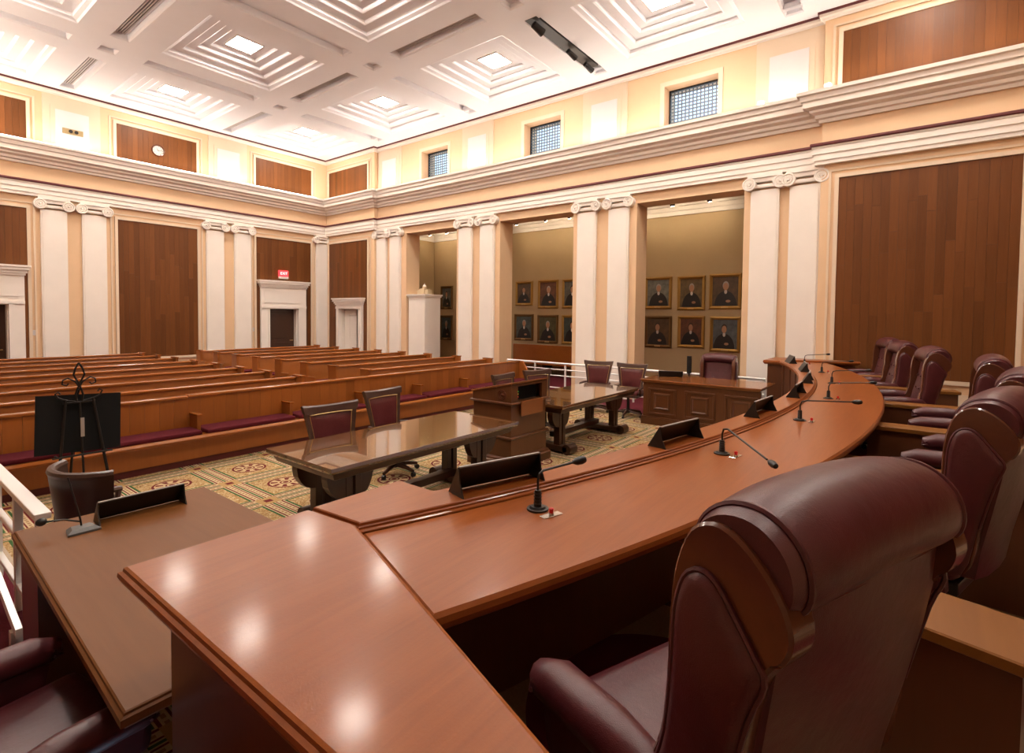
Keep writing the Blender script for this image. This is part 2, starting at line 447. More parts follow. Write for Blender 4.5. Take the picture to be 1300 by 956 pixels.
# ------------------------------------------------------------------ ceiling with coffers
CX = [-2.0, -6.05, -10.1]; CY = [-1.65, -5.85, -10.05, -14.25, -18.45]
BX = [-4.03, -8.1]; BY = [-3.75, -7.95, -12.15, -16.35]
holes = [(x-1.27, x+1.27, y-1.27, y+1.27, 'c') for x in CX for y in CY]
holes += [(x-.18, x+.18, y-1.33, y+1.33, 'sy') for x in BX for y in CY]
holes += [(x-1.33, x+1.33, y-.18, y+.18, 'sx') for x in CX for y in BY]
holes += [(x-.17, x+.17, y-.17, y+.17, 'q') for x in BX+[-.02-.6, -11.35] for y in BY]
cm = MB()
xs = sorted({-12.4, .6, *[h[0] for h in holes], *[h[1] for h in holes]}); ys = sorted({YF-.5, .5, *[h[2] for h in holes], *[h[3] for h in holes]})
for j in range(len(ys)-1):
    run = None
    for i in range(len(xs)-1):
        cx, cy = (xs[i]+xs[i+1])/2, (ys[j]+ys[j+1])/2
        solid = not any(h[0] < cx < h[1] and h[2] < cy < h[3] for h in holes)
        if solid: run = (run[0], xs[i+1]) if run else (xs[i], xs[i+1])
        if run and (not solid or i == len(xs)-2):
            v = [cm.bm.verts.new(p) for p in ((run[0], ys[j], ZC), (run[1], ys[j], ZC), (run[1], ys[j+1], ZC), (run[0], ys[j+1], ZC))]
            cm.bm.faces.new(v[::-1]); run = None
cm.box(-12.4, .6, YF-.5, .5, 8.5, 8.6)  # unseen roof slab, added to keep world light out above the coffers
ceiling = struct(cm.build('ceiling', CEIL))
def recess(name, steps):
    """steps [(half x, half y, z)] rings going up, ended by a cap"""
    mb = MB(); rings = [[(-a, -b, z), (a, -b, z), (a, b, z), (-a, b, z)] for a, b, z in steps]
    mb.loft(rings, caps=False)
    mb.bm.faces.new([mb.bm.verts.new(p) for p in rings[-1]])
    return mb.build(name, CEIL, ceiling)
co = recess('coffer', [(1.27, 1.27, 0), (1.24, 1.24, .03), (1.17, 1.17, .06), (1.16, 1.16, .13), (.96, .96, .13), (.93, .93, .15), (.92, .92, .195), (.74, .74, .195), (.71, .71, .215), (.70, .70, .26), (.53, .53, .26), (.50, .50, .28), (.49, .49, .32)])
sl_y = recess('beam_slot', [(.18, 1.33, 0), (.15, 1.30, .03), (.14, 1.29, .14)])
sl_x = recess('beam_slot', [(1.33, .18, 0), (1.30, .15, .03), (1.29, .14, .14)])
sq = recess('beam_rosette_recess', [(.17, .17, 0), (.14, .14, .03), (.13, .13, .10)])
first = {'c': co, 'sy': sl_y, 'sx': sl_x, 'q': sq}; used = set()
for h in holes:
    loc = ((h[0]+h[1])/2, (h[2]+h[3])/2, ZC); k = h[4]
    if k not in used: first[k].location = loc; used.add(k)
    else: link_copy(first[k], parent=ceiling, loc=loc)
# lights
t0 = None
CL = ['window side', 'clock axis', 'opposite side']; RL = ['nearest the back wall', 'second coffer from the back wall', 'third coffer from the back wall', 'fourth coffer from the back wall', 'above the judges bench']
for x in CX:
    for y in CY:
        loc = (x, y, ZC+.32); lab = 'square ceiling light in stepped coffer, %s, %s' % (CL[CX.index(x)], RL[CY.index(y)])
        if t0 is None:
            t0 = thing('ceiling_light', lab, 'ceiling light', loc, 0, 'square lights in the ceiling coffers')
            q = MB()
            for a in ((-.31, .31, -.31, -.285), (-.31, .31, .285, .31), (-.31, -.285, -.285, .285), (.285, .31, -.285, .285)): q.box(a[0], a[1], a[2], a[3], -.02, 0)
            q.build('frame', WHITE, t0)
            q = MB(); q.box(-.285, .285, -.285, .285, -.012, 0); q.build('diffuser', LIGHTM, t0)
        else: dup(t0, lab, loc)

# linear vents in the beam slots
v0 = None
for x in BX:
    for y in CY[:4]:
        loc = (x, y, ZC+.14); lab = 'long slatted air vent in the %s beam, beside coffer %s' % (('window-side', 'other')[BX.index(x)], RL[CY.index(y)].replace(' coffer', ''))
        if v0 is None:
            v0 = thing('air_vent', lab, 'air vent', loc, 0, 'slatted air vents in the ceiling beams')
            q = MB(); q.box(-.08, .08, -1.25, 1.25, -.012, 0); q.build('backing', VDARK, v0)
            for k in range(4):
                q = MB(); q.box(-.08+.046*k, -.058+.046*k, -1.25, 1.25, -.035, -.012); q.build('slat', GREYV, v0)
        else: dup(v0, lab, loc)
# black track lights in the beam slot beside the windows
def spot_head(mb, c, d, L=.2, r=.055):
    d = Vector(d).normalized(); c = Vector(c); mb.cyl(c, c+d*L, r*.8, r, 14)
tl = thing('track_light', 'black track with three spotlights in a ceiling slot beside the windows', 'track light', (-2.15, -12.15, ZC))
q = MB(); q.box(-1.27, 1.27, -.14, .14, -.005, .10); q.build('track_box', mat('black_track', (.03, .026, .024), .5), tl)
for k, x in enumerate((-1.1, .2, .95)):
    q = MB(); q.cyl((x, -.02, -.0), (x, -.02, -.07), .014); q.box(x-.035, x+.035, -.06, .02, -.11, -.05); s_ = q.build('yoke', CHROME, tl)
    q = MB(); spot_head(q, (x-.09, -.02, -.09), (1, -.25, -.35), .26, .085 if k == 0 else .065); q.build('spot_head', BLACK, tl, True)

# ------------------------------------------------------------------ pilasters with ionic capitals
# local frame: x along the wall, -y out of the wall
def pilaster_mesh(parent, wdt=.55):
    h = wdt/2; q = MB()
    q.box(-h, h, -.07, 0, .14, 4.72); q.box(-h+.035, h-.035, -.085, -.07, .3, 4.62)
    p = q.build('pilaster', WHITE, parent)
    q = MB(); q.box(-h-.05, h+.05, -.13, 0, 0, .12); q.torus((0, 0, 0), .01, .001, n=4, k=3); q.box(-h-.03, h+.03, -.11, 0, .12, .19, .02); q.build('plinth_base', WHITE, p)
    q = MB()
    q.box(-h-.06, h+.06, -.15, 0, 4.97, 5.03)                                  # abacus
    q.box(-h, h, -.12, 0, 4.88, 4.97, .01); q.box(-h+.02, h-.02, -.10, 0, 4.76, 4.84, .02)
    for sx in (-1, 1):
        c = (sx*(h+.02), 0, 4.845)
        q.cyl((c[0], -.145, c[2]), (c[0], 0, c[2]), .128, n=24)
        q.torus((c[0], -.15, c[2]), .118, .02, 'y', 24, 6)
        q.torus((c[0], -.15, c[2]), .035, .017, 'y', 30, 6, 0, 3.5*math.pi, .055)
        q.sph((c[0], -.15, c[2]), .03, u=10, v=6)
    q.build('capital', WHITE, p, True)
    return p
pb = pilaster_mesh(wall_back); pb.location = (-8.37, 0, 0)
def pil_copy(src, parent, loc, rot):
    c = link_copy(src, parent=parent, loc=loc, rot=rot)
    for ch in src.children: link_copy(ch, parent=c)
    return c
for x in (-7.5, -4.3, -3.41, -.36, -11.4): pil_copy(pb, wall_back, (x, 0, 0), 0)
for y in (-3.11-.14, -3.99, -7.31, -8.19, -11.58, -12.48, -15.82, -16.56): pil_copy(pb, wall_right, (0, y, 0), R(-90))

# ------------------------------------------------------------------ wood panels built of planks, with a cream frame moulding
UNIT = None
def unit_plank():
    global UNIT
    q = MB(); q.box(0, 1, -1, 0, 0, 1)
    o = q.build('plank', WOODP); UNIT = o; o.hide_render = False
    return o
def wood_panel(parent, origin, rot, wdt, z0, z1, pw=.135, holes=(), first=[None]):
    """origin at the panel's left end seen from the room; local x along, -y into the room"""
    q = MB(); wall_holes(q, 'x', 0, wdt, z0, z1, -.012, 0, holes)
    p = q.build('wood_panel', DARKV, parent, loc=origin, rot=rot)
    q = MB(); t = .07
    hx = [h for h in holes if h[2] <= z0+.01]
    q.box(-t, 0, -.05, 0, z0 if hx else z0-t, z1+t); q.box(wdt, wdt+t, -.05, 0, z0 if hx else z0-t, z1+t); q.box(0, wdt, -.05, 0, z1, z1+t)
    if not hx: q.box(0, wdt, -.05, 0, z0-t, z0)
    q.box(-t-.10, -t-.06, -.025, 0, z0, z1+t+.10); q.box(wdt+t+.06, wdt+t+.10, -.025, 0, z0, z1+t+.10); q.box(-t-.06, wdt+t+.06, -.025, 0, z1+t+.06, z1+t+.10)
    q.build('frame_moulding', CREAML, p)
    n = max(1, round(wdt/pw)); pw = wdt/n
    for i in range(n):
        x = i*pw; z = z0+.002
        segs = [(z0+.002, z1-.002)]
        for h in holes:
            if h[0] < x+pw/2 < h[1]: segs = [(a, b) for a, b in ((segs[0][0], h[2]), (h[3], segs[0][1])) if b-a > .02]
        for a, b in segs:
            z = a
            while z < b-.01:
                L = random.uniform(1.1, 2.6) if b-a > 1.6 else b-a
                e = z+L
                if b-e < .5: e = b
                th = .022+random.uniform(0, .0035)
                sc = (pw-.0025, th, e-z-.0025)
                if first[0] is None:
                    q = MB(); q.box(0, 1, -1, 0, 0, 1); o = q.build('plank', WOODP, p, loc=(x+.00125, 0, z)); o.scale = sc; first[0] = o
                else: link_copy(first[0], parent=p, loc=(x+.00125, 0, z), rot=0, scale=sc)
                z = e
    return p
# back wall: lower and clerestory panels
wood_panel(wall_back, (-11.0, 0, 0), 0, 2.09, .02, 4.70, holes=[(.25, 1.95, .02, 3.0)])
wood_panel(wall_back, (-6.95, 0, 0), 0, 2.12, .66, 4.70)
wood_panel(wall_back, (-2.94, 0, 0), 0, 2.09, .02, 4.70, holes=[(.19, 1.92, .02, 3.0)])
for x in (-11.0, -6.95, -2.94): wood_panel(wall_back, (x, 0, 0), 0, 2.12, 6.46, 7.45)
# right wall (rot -90: local x runs towards -Y)
wood_panel(wall_right, (-.15, -.22, 0), R(-90), 2.40, .02, 4.72, holes=[(.45, 2.10, .02, 2.5)])
wood_panel(wall_right, (-.15, -.22, 0), R(-90), 2.40, 6.46, 7.45)
wood_panel(wall_right, (-.15, -17.15, 0), R(-90), 2.55, .98, 4.75)
wood_panel(wall_right, (-.15, -17.15, 0), R(-90), 2.55, 6.50, 7.50)
# wall behind the judges (rot 180: local x runs towards -X)
wood_panel(wall_front, (-1.2, YF, 0), R(180), 9.4, .9, 4.7, pw=.47)
wood_panel(wall_left, (XL, -11.8, 0), R(90), 9.5, .9, 4.7, pw=.5)

# white acoustic panels over the pilaster pairs, in stepped cream frames
def white_panel(parent, loc, rot, wdt=.72, z0=6.47, z1=7.43):
    q = MB(); h = wdt/2
    q.box(-h-.26, h+.26, -.03, 0, 6.42, 7.80); q.box(-h-.1, h+.1, -.045, -.03, z0-.1, z1+.1)
    p = q.build('pier_face', CREAML, parent, loc=loc, rot=rot)
    q = MB(); q.box(-h, h, -.058, -.045, z0, z1); q.build('white_panel', PANELW, p)
    return p
for x in (-7.94, -3.85): white_panel(wall_back, (x, 0, 0), 0)
for y in (-3.65, -7.75, -12.02, -16.2): white_panel(wall_right, (0, y, 0), R(-90))

# emergency light recess in the first white panel
el = thing('emergency_light', 'small brass-coloured recess with two black lamps in white wall panel', 'emergency light', (-7.94, -.058, 6.9))
q = MB(); q.box(-.22, .22, -.03, 0, -.07, .07); q.build('housing', mat('bronze_box', (.38, .28, .14), .5, .3), el)
for s in (-.06, .06):
    q = MB(); q.cyl((s, -.03, 0), (s, -.09, -.01), .03, .045); q.build('lamp', BLACK, el, True)
# clock
ck = thing('wall_clock', 'round white wall clock with thin brown rim on wood panel', 'clock', (-5.907, -.027, 6.92))
q = MB(); q.cyl((0, 0, 0), (0, -.03, 0), .155, n=32); q.build('face', mat('clock_face', (.5, .47, .42), .5), ck)
q = MB(); q.torus((0, -.03, 0), .16, .02, 'y', 32, 8); q.build('rim', CHTRIM, ck, True)
for k in range(12):
    a = k*math.pi/6; q = MB(); q.box(-.006, .006, -.034, -.03, .10, .13); t = q.build('hour_mark', BLACK, ck); t.rotation_euler = (0, a, 0)
for a, L in ((R(-35), .075), (R(80), .11)):
    q = MB(); q.box(-.006, .006, -.037, -.034, -.02, L); t = q.build('hand', BLACK, ck); t.rotation_euler = (0, a, 0)

# ------------------------------------------------------------------ doors
def door(n, parent_loc, rot, half, ztop, half_out, capz, lab, leaf_mat, white_leaf=False):
    t = bpy.data.objects.new('door_%d' % n, None); COL.objects.link(t); t.location = parent_loc; t.rotation_euler = (0, 0, rot); struct(t, lab)
    q = MB()
    for s in (-1, 1):
        a, b = sorted((s*half, s*half_out)); q.box(a, b, -.10, -.0, 0, ztop+.02); a2, b2 = sorted((s*half, s*(half+.07))); q.box(a2, b2, -.13, -.10, 0, ztop+.02)
    q.box(-half_out, half_out, -.10, 0, ztop+.02, capz-.22); q.box(-half_out, half_out, -.13, -.10, ztop, ztop+.09)
    if capz > 2.9: q.box(-half_out+.1, half_out-.1, -.12, -.10, ztop+.2, capz-.36)
    for z0, z1, o in ((capz-.26, capz-.2, .02), (capz-.2, capz-.13, .05), (capz-.13, capz-.05, .09), (capz-.05, capz, .12)): q.box(-half_out-o, half_out+o, -.12-o, 0, z0, z1)
    q.build('surround', WHITE, t)
    q = MB()
    for s in (-1, 1):
        a, b = sorted((s*half, s*(half-.02))); q.box(a, b, 0, .45, 0, ztop)
    q.box(-half, half, 0, .45, ztop-.02, ztop); q.build('jamb_lining', WHITE, t)
    if not white_leaf:
        q = MB(); q.box(-half+.02, half-.02, .2, .25, .005, ztop-.02); lf = q.build('leaf', leaf_mat, t)
        for z0, z1 in ((.25, .95), (1.1, 2.0)):
            q = MB(); q.box(-half+.14, half-.14, .185, .2, z0, z1, .008); q.build('raised_panel', leaf_mat, lf)
        q = MB(); q.cyl((half-.1, .2, 1.02), (half-.1, .14, 1.02), .012); q.box(half-.22, half-.09, .13, .145, 1.01, 1.03); q.build('handle', BRASS, lf)
    else:
        q = MB(); q.box(-half+.02, .12, .16, .2, .005, ztop-.02); lf = q.build('leaf', WHITE, t)
        for z0, z1 in ((.2, .9), (1.05, 2.0)):
            for x0, x1 in ((-half+.1, -.28), (-.2, .05)):
                q = MB(); q.box(x0, x1, .148, .16, z0, z1, .006); q.build('raised_panel', WHITE, lf)
        q = MB(); q.box(.12, half-.02, .3, .33, .005, ztop-.02); q.build('leaf', DARKV, t)  # dark walnut board filling the open half of the doorway
    q = MB(); q.box(-half-.1, half+.1, .45, .5, 0, ztop+.1); q.build('dark_room_panel', VDARK, t)  # near-black sheet, its colour stands in for the unlit room behind
    return t
door(1, (-1.95, 0, 0), 0, .55, 2.2, .86, 3.2, 'white pedimented door surround with dark wood door under the exit sign', DARKV)
door(2, (-9.85, 0, 0), 0, .55, 2.2, .86, 3.2, 'white pedimented door surround at the far end of the back wall', DARKV)
door(3, (-.15, -1.575, 0), R(-90), .615, 2.22, .80, 2.62, 'white door surround with a white panelled door standing half open', WHITE, True)
ex = thing('exit_sign', 'small red illuminated exit sign above the white door surround', 'exit sign', (-1.97, -.026, 3.28))
q = MB(); q.box(-.17, .17, -.09, 0, .08, .30, .01); q.build('face', EXITM, ex)
q = MB(); q.box(-.17, .17, -.10, 0, 0, .078, .01); q.build('lamp_base', METW, ex)
cu = bpy.data.curves.new('exit_text', 'FONT'); cu.body = 'EXIT'; cu.size = .13; cu.align_x = 'CENTER'; cu.align_y = 'CENTER'; cu.extrude = .002
to = bpy.data.objects.new('exit_text', cu); COL.objects.link(to)
me = bpy.data.meshes.new_from_object(to.evaluated_get(bpy.context.evaluated_depsgraph_get())); bpy.data.objects.remove(to)
me.materials.clear(); me.materials.append(EXITL)
lt = bpy.data.objects.new('lettering', me); COL.objects.link(lt); lt.parent = ex; lt.location = (0, -.0925, .19); lt.rotation_euler = (R(90), 0, 0)
# card reader / switch plates on the back wall
for x, lab in ((-2.99-.08, 'small grey wall switch plate beside the exit door'), (-8.80, 'small grey wall switch plate beside the white pilaster pair')):
    q = MB(); q.box(-.05, .05, -.02, 0, -.07, .07, .005); tag(q.build('switch_plate', GREYV, loc=(x, 0, 1.45)), lab, 'switch plate')

# ------------------------------------------------------------------ clerestory windows
for i, (a, b) in enumerate(WIN):
    t = bpy.data.objects.new('window_%d' % (i+1), None); COL.objects.link(t); t.location = (0, (a+b)/2, 6.38); t.rotation_euler = (0, 0, R(-90))
    struct(t, ['clerestory window nearest the room corner', 'clerestory window between the other two', 'clerestory window next to the cornice spotlights'][i])
    h = (b-a)/2; H = 1.04; yy = .28
    q = MB()
    q.box(-h, -h+.04, yy, yy+.06, 0, H); q.box(h-.04, h, yy, yy+.06, 0, H); q.box(-h+.04, h-.04, yy, yy+.06, 0, .04); q.box(-h+.04, h-.04, yy, yy+.06, H-.04, H)
    q.build('window_frame', BLACK, t)
    q = MB(); q.box(-h+.04, h-.04, yy+.03, yy+.036, .04, H-.04); q.build('pane', GLASS, t)
    n = 13
    q = MB()
    for k in range(1, n):
        x = -h+.04+(2*h-.08)*k/n; q.box(x-.014, x+.014, yy+.012, yy+.022, .04, H-.04)
    for k in range(1, 12):
        z = .04+(H-.08)*k/12; q.box(-h+.04, h-.04, yy+.01, yy+.024, z-.014, z+.014)
    q.build('lattice_screen', SCREEN, t)
    q = MB()
    for x0, x1, z0, z1 in ((-h-.1, -h, -.04, H+.1), (h, h+.1, -.04, H+.1), (-h, h, H, H+.1)): q.box(x0, x1, -.03, 0, z0, z1)
    q.build('window_frame', CREAML, t)

# floodlights standing on the cornice
for y, xx, lab in ((-15.74, -.2, 'small white floodlight on cornice left of the jog in the wall'), (-16.95, -.35, 'small white floodlight on cornice beside the large wood panel')):
    t = thing('cornice_floodlight', lab, 'floodlight', (xx, y, 6.375), R(-30))
    q = MB(); q.cyl((0, 0, 0), (0, 0, .05), .03); q.build('foot', METW, t)
    q = MB(); q.box(-.05, .05, -.02, .07, .05, .15, .012); q.build('head', METW, t)
    q = MB(); q.cyl((0, -.02, .10), (0, -.027, .10), .042, n=18); q.build('lens', SPOTM, t)

# ================================================================== GALLERY
P0 = None
def portrait(y, z, label, bg, w_, h_, fm, rnd_name):
    t = thing('portrait', label, 'portrait', (3.0, y, z), R(-90), 'portraits on the gallery wall')
    f_ = .09
    q = MB()
    for ring in range(1):
        a, b = w_/2, h_/2
        prof = [(0, 0), (0, -.03), (.02, -.055), (.045, -.06), (.06, -.045), (f_, -.03), (f_, 0)]
        rings = []
        for d, yy in prof: rings.append([(-a+d, yy, -b+d), (a-d, yy, -b+d), (a-d, yy, b-d), (-a+d, yy, b-d)])
        q.loft(rings, caps=False)
    q.build('gilt_frame', fm, t)
    q = MB(); q.box(-.5, .5, -.018, 0, -.5, .5); c = q.build('canvas', PORTRAIT, t); c.scale = (w_-2*f_+.01, 1, h_-2*f_+.01); c.color = col4(bg)
    q = MB(); q.box(-.09, .09, -.062, -.05, -h_/2+.03, -h_/2+.065); q.build('name_plaque', BRASS, t)
    return t
BRN, TEAL, GRY, OLV, RUS = (.16, .085, .035), (.10, .14, .13), (.20, .20, .17), (.14, .13, .05), (.22, .08, .04)
pl = [(-3.50, 2.72, 'dark narrow portrait behind the white pedestal box, upper of two', GRY, .66, .92, GOLDD),
      (-3.48, 1.52, 'dark narrow portrait behind the white pedestal box, lower of two', TEAL, .70, .98, GOLDD),
      (-6.35, 2.75, 'upper portrait cut off by the edge of the middle opening', BRN, .8, .95, GOLD), (-6.35, 1.6, 'lower portrait cut off by the edge of the middle opening', TEAL, .8, .95, GOLD),
      (-7.35, 2.82, 'upper gilt portrait nearest the left jamb of middle opening, brown background', BRN, .76, .86, GOLD),
      (-7.35, 1.62, 'lower portrait nearest the left jamb of middle opening, dark frame', TEAL, .84, .94, GOLDD),
      (-8.37, 2.78, 'upper gilt portrait in the centre of the middle opening, reddish background', RUS, .84, .98, GOLD),
      (-8.37, 1.58, 'lower portrait above the wooden settle, dark green background', OLV, .86, .98, GOLDD),
      (-9.35, 2.78, 'upper portrait with grey background against right edge of middle opening', GRY, .82, .98, GOLD),
      (-9.35, 1.58, 'lower portrait with teal background against right edge of middle opening', TEAL, .82, .98, GOLD),
      (-12.30, 2.75, 'upper portrait with pale grey background beside the fluted column pair', (.30, .31, .26), .84, .95, GOLD),
      (-12.32, 1.60, 'lower dark portrait beside the column pair, above two counsel chairs', BRN, .84, .95, GOLDD),
      (-13.28, 2.73, 'upper middle portrait over the tufted chair, brown background', (.24, .16, .07), .80, .98, GOLD),
      (-13.30, 1.62, 'lower middle portrait over the tufted chair, rust background', RUS, .78, .92, GOLD),
      (-14.22, 2.76, 'upper portrait nearest the tall pilaster by the bench, brown background', BRN, .86, .98, GOLD),
      (-14.24, 1.58, 'lower portrait nearest the tall pilaster by the bench, blue-grey background', (.16, .19, .20), .82, .98, GOLD)]
for a in pl: portrait(a[0], a[1], a[2], a[3], a[4], a[5], a[6], 0)
# picture lights on a ceiling track
for ys_, lab in (((-3.4, -4.3), 'behind the white pedestal box'), ((-7.6, -8.8, -9.7), 'in the middle opening'), ((-11.9, -13.0, -14.0), 'over the tufted chair')):
    c = sum(ys_)/len(ys_)
    t = thing('gallery_track_light', 'black gallery ceiling track with spotlights '+lab, 'track light', (2.1, c, 5.35), 0, 'gallery track lights')
    L = (max(ys_)-min(ys_))/2+.35
    q = MB(); q.box(-.02, .02, -L, L, -.03, 0); q.build('track', BLACK, t)
    for y in ys_:
        q = MB(); q.cyl((0, y-c, -.03), (0, y-c, -.10), .012); q.cyl((-.04, y-c, -.09), (.06, y-c, -.24), .05, .065, 14); hd = q.build('spot_head', BLACK, t, True)
        q = MB(); q.cyl((.0605, y-c, -.2408), (.063, y-c, -.2445), .055, n=14); q.build('lens', GALM, hd)
# wooden settle
t = thing('wooden_settle', 'long polished wooden settle against the gallery wall below portraits', 'bench', (2.6, -8.6, 0))
q = MB(); q.box(.22, .30, -1.6, 1.6, .40, 1.03, .015); q.build('back', PEW, t)
q = MB(); q.box(-.25, .26, -1.6, 1.6, .40, .46, .012); q.build('seat', PEW, t)
for y in (-1.5, 0, 1.5):
    q = MB(); q.box(-.2, .28, y-.04, y+.04, 0, .40); q.build('leg', DARKV, t)
# tall white pedestal box with a model on top
t = thing('pedestal_box', 'tall white painted box standing inside the first opening', 'pedestal', (.42, -4.98, 0))
q = MB(); q.box(-.36, .36, -.40, .40, .12, 2.62); q.build('body', WHITE, t)
q = MB(); q.box(-.39, .39, -.43, .43, 0, .12); q.build('plinth_base', WHITE, t)
q = MB(); q.box(-.39, .39, -.43, .43, 2.62, 2.67); q.box(-.42, .42, -.46, .46, 2.67, 2.72); q.build('cap', WHITE, t)
t = thing('building_model', 'small tan domed building model on the tall white box', 'model', (.42, -4.98, 2.72))
tan = mat('model_tan', (.55, .42, .26), .6)
q = MB(); q.box(-.10, .10, -.26, .26, 0, .16); q.box(-.14, .14, -.12, .12, 0, .20); q.build('base', tan, t)
q = MB(); q.cyl((0, 0, .20), (0, 0, .27), .07, n=14); q.build('drum', tan, t)
q = MB(); q.sph((0, 0, .27), .065, (1, 1, 1.2), 14, 8); q.cyl((0, 0, .34), (0, 0, .40), .012); q.build('dome', WHITE, t, True)
# white railings on both sides of the well
def railing(x, y0, y1, label, zt=.79):
    t = thing('railing', label, 'railing', (x, (y0+y1)/2, 0)); L = (y1-y0)/2
    for z, r in ((zt, .028), (zt-.16, .016), (zt-.32, .016), (.15, .016)):
        q = MB(); q.cyl((0, -L, z), (0, L, z), r, n=12); q.build('bar', METW, t, True)
    n = int(2*L/1.1)+1
    for k in range(n+1):
        y = -L+2*L*k/n; q = MB(); q.box(-.018, .018, y-.018, y+.018, 0, zt-.02); q.build('post', METW, t)
    return t
railing(-.42, -16.0, -9.3, 'white metal railing in front of the column wall, behind counsel chairs')

# ================================================================== PEWS
def pew(x0, x1, yb, label, posts=True):
    """yb: plane of the back's front face at the top; people face -Y"""
    cx = (x0+x1)/2; L = (x1-x0)/2
    t = thing('pew', label, 'pew', (cx, yb, 0), 0, 'wooden pews in rows')
    rake = .07
    q = MB(); q.prism([(-rake, .42), (0, .86), (.035, .86), (.035-rake*.4, .08), (-rake*.4-.0, .08)], 'x', -L+.05, L-.05); q.build('back', PEWV, t)
    q = MB(); q.prism([(-.03, .86), (-.03, .885), (-.02, .895), (.05, .895), (.06, .885), (.06, .86)], 'x', -L+.05, L-.05); q.build('top_rail', PEW, t)
    q = MB(); q.prism([(-.50, .40), (-.51, .42), (-.50, .44), (-.06, .42), (-.06, .38), (-.48, .38)], 'x', -L+.05, L-.05); q.build('seat', PEW, t)
    q = MB(); q.box(-L+.06, L-.06, -.48, -.08, .44, .485, .018); q.build('cushion', CUSH, t)
    q = MB(); q.box(-L+.05, L-.05, -.36, -.33, 0, .38); q.build('seat_base', PEWV, t)
    for s in (-1, 1):
        a, b = sorted((s*L, s*(L-.055)))
        q = MB(); q.prism([(-.50, 0), (-.50, .60), (-.20, .60), (-.20, .90), (.085, .90), (.085, 0)], 'x', a, b); e = q.build('end_panel', PEWV, t)
        q = MB(); q.box(a-.012, b+.012, -.215, .10, .90, .925, .006); q.build('cap', PEW, e)
    return t
rows = ['row right in front of the back wall', 'second row from the back wall', 'third row from the back wall', 'fourth row from the back wall',
        'fourth row behind the front bench', 'third row behind the front bench', 'second row behind the front bench', 'row directly behind the front bench']
YR = [-1.55+(-9.5+1.55)*i/7 for i in range(8)]
for i, y in enumerate(YR):
    pew(-10.95, -6.85, y, 'wooden pew, easel side of aisle, '+rows[i])
    pew(-5.45, -1.55, y, 'wooden pew, window side of aisle, '+rows[i])
# continuous front bench with cushions and dividing arms
t = thing('front_bench', 'long panelled front bench with maroon cushions facing the well', 'bench', (-6.4, -10.5, 0))
x0, x1 = -11.25+6.4, -1.45+6.4
divs = [x0, -10.35+6.4, -9.02+6.4, -7.7+6.4, -6.35+6.4, -5.0+6.4, -3.65+6.4, x1-.05]
segs = [x0, -9.07+6.4, -5.2+6.4, x1]
for k in range(3):
    q = MB(); dz = .012 if k else 0
    q.box(segs[k]+.002, segs[k+1]-.002, -.005, .05, .10, .86+dz); b_ = q.build('back_panel', PEWV, t)
    nb = round((segs[k+1]-segs[k])/.17); bw = (segs[k+1]-segs[k])/nb; b0 = None
    for i in range(nb):
        if b0 is None: q = MB(); q.box(.001, bw-.001, -.02, -.005, .42, .86+dz); b0 = q.build('board', PEWV, b_, loc=(segs[k], 0, 0))
        else: link_copy(b0, parent=b_, loc=(segs[k]+i*bw, 0, 0))
    q = MB(); q.box(segs[k]+.002, segs[k+1]-.002, -.045, .075, .86+dz, .895+dz, .01); q.build('top_rail', PEW, b_)
q = MB(); q.prism([(-.47, .365), (-.485, .39), (-.47, .42), (-.02, .42), (-.02, .365)], 'x', x0, x1); q.build('seat', PEW, t)
q = MB(); q.box(x0, x1, -.33, -.29, .09, .365); q.build('seat_base', PEWV, t)
q = MB(); q.box(x0, x1, -.30, -.02, 0, .10); q.build('kick_board', MAROONT, t)
for a, b in zip(divs[:-1], divs[1:]):
    q = MB(); q.box(a+.03, b-.03, -.45, -.05, .42, .475, .02); q.build('cushion', CUSH, t)
for d in divs[1:-1]:
    q = MB(); q.box(d-.022, d+.022, -.26, -.02, .42, .64); a_ = q.build('divider_arm', PEWV, t)
    q = MB(); q.box(d-.035, d+.035, -.28, -.02, .64, .665, .008); q.build('arm_cap', PEW, a_)
for s in (x0, x1-.05):
    q = MB(); q.prism([(-.47, 0), (-.49, .45), (-.30, .64), (-.12, .90), (.09, .90), (.09, 0)], 'x', s, s+.05); q.build('end_panel', PEWV, t)

# ================================================================== COUNSEL TABLES
def table(loc, label):
    t = thing('counsel_table', label, 'table', loc, 0, 'counsel tables')
    hx, hy = 1.27, .53
    P_ = [(-hx, -hy), (hx, -hy), (hx, hy), (-hx, hy)]
    q = MB(); q.slab(P_, [(.715, .03), (.72, .012), (.74, 0), (.768, 0), (.772, .004)]); q.build('table_top', TTOP, t)
    q = MB(); q.slab(P_, [(.635, .10), (.65, .07), (.68, .055), (.715, .04)]); q.build('apron', DARK, t)
    for sx in (-.88, .88):
        for sy in (-1, 1):
            q = MB(); q.box(sx-.085, sx-.015, sy*.24-.05, sy*.24+.05, .12, .64, .006); q.box(sx+.015, sx+.085, sy*.24-.05, sy*.24+.05, .12, .64, .006); lg = q.build('leg', DARKV, t)
            # rounded console bracket under the top
            br = [(0, .64), (.24, .64), (.25, .60), (.235, .53), (.19, .47), (.13, .42), (.05, .395), (0, .39)]
            for d in (-1, 1):
                q = MB(); q.prism([(sx+d*(.085+a*(.75 if d*sx > 0 else .5)), b) for a, b in br], 'y', sy*.24-.045, sy*.24+.045); q.build('bracket', DARKV, lg)
        q = MB(); q.box(sx-.10, sx+.10, -.44, .44, .03, .12, .012)
        for sy in (-1, 1): q.cyl((sx-.10, sy*.42, .075), (sx+.10, sy*.42, .075), .075, n=18)
        q.build('foot_beam', DARKV, t)
    q = MB(); q.box(-.70, .70, -.06, .06, .16, .24, .01); q.build('stretcher', DARK, t)
    return t
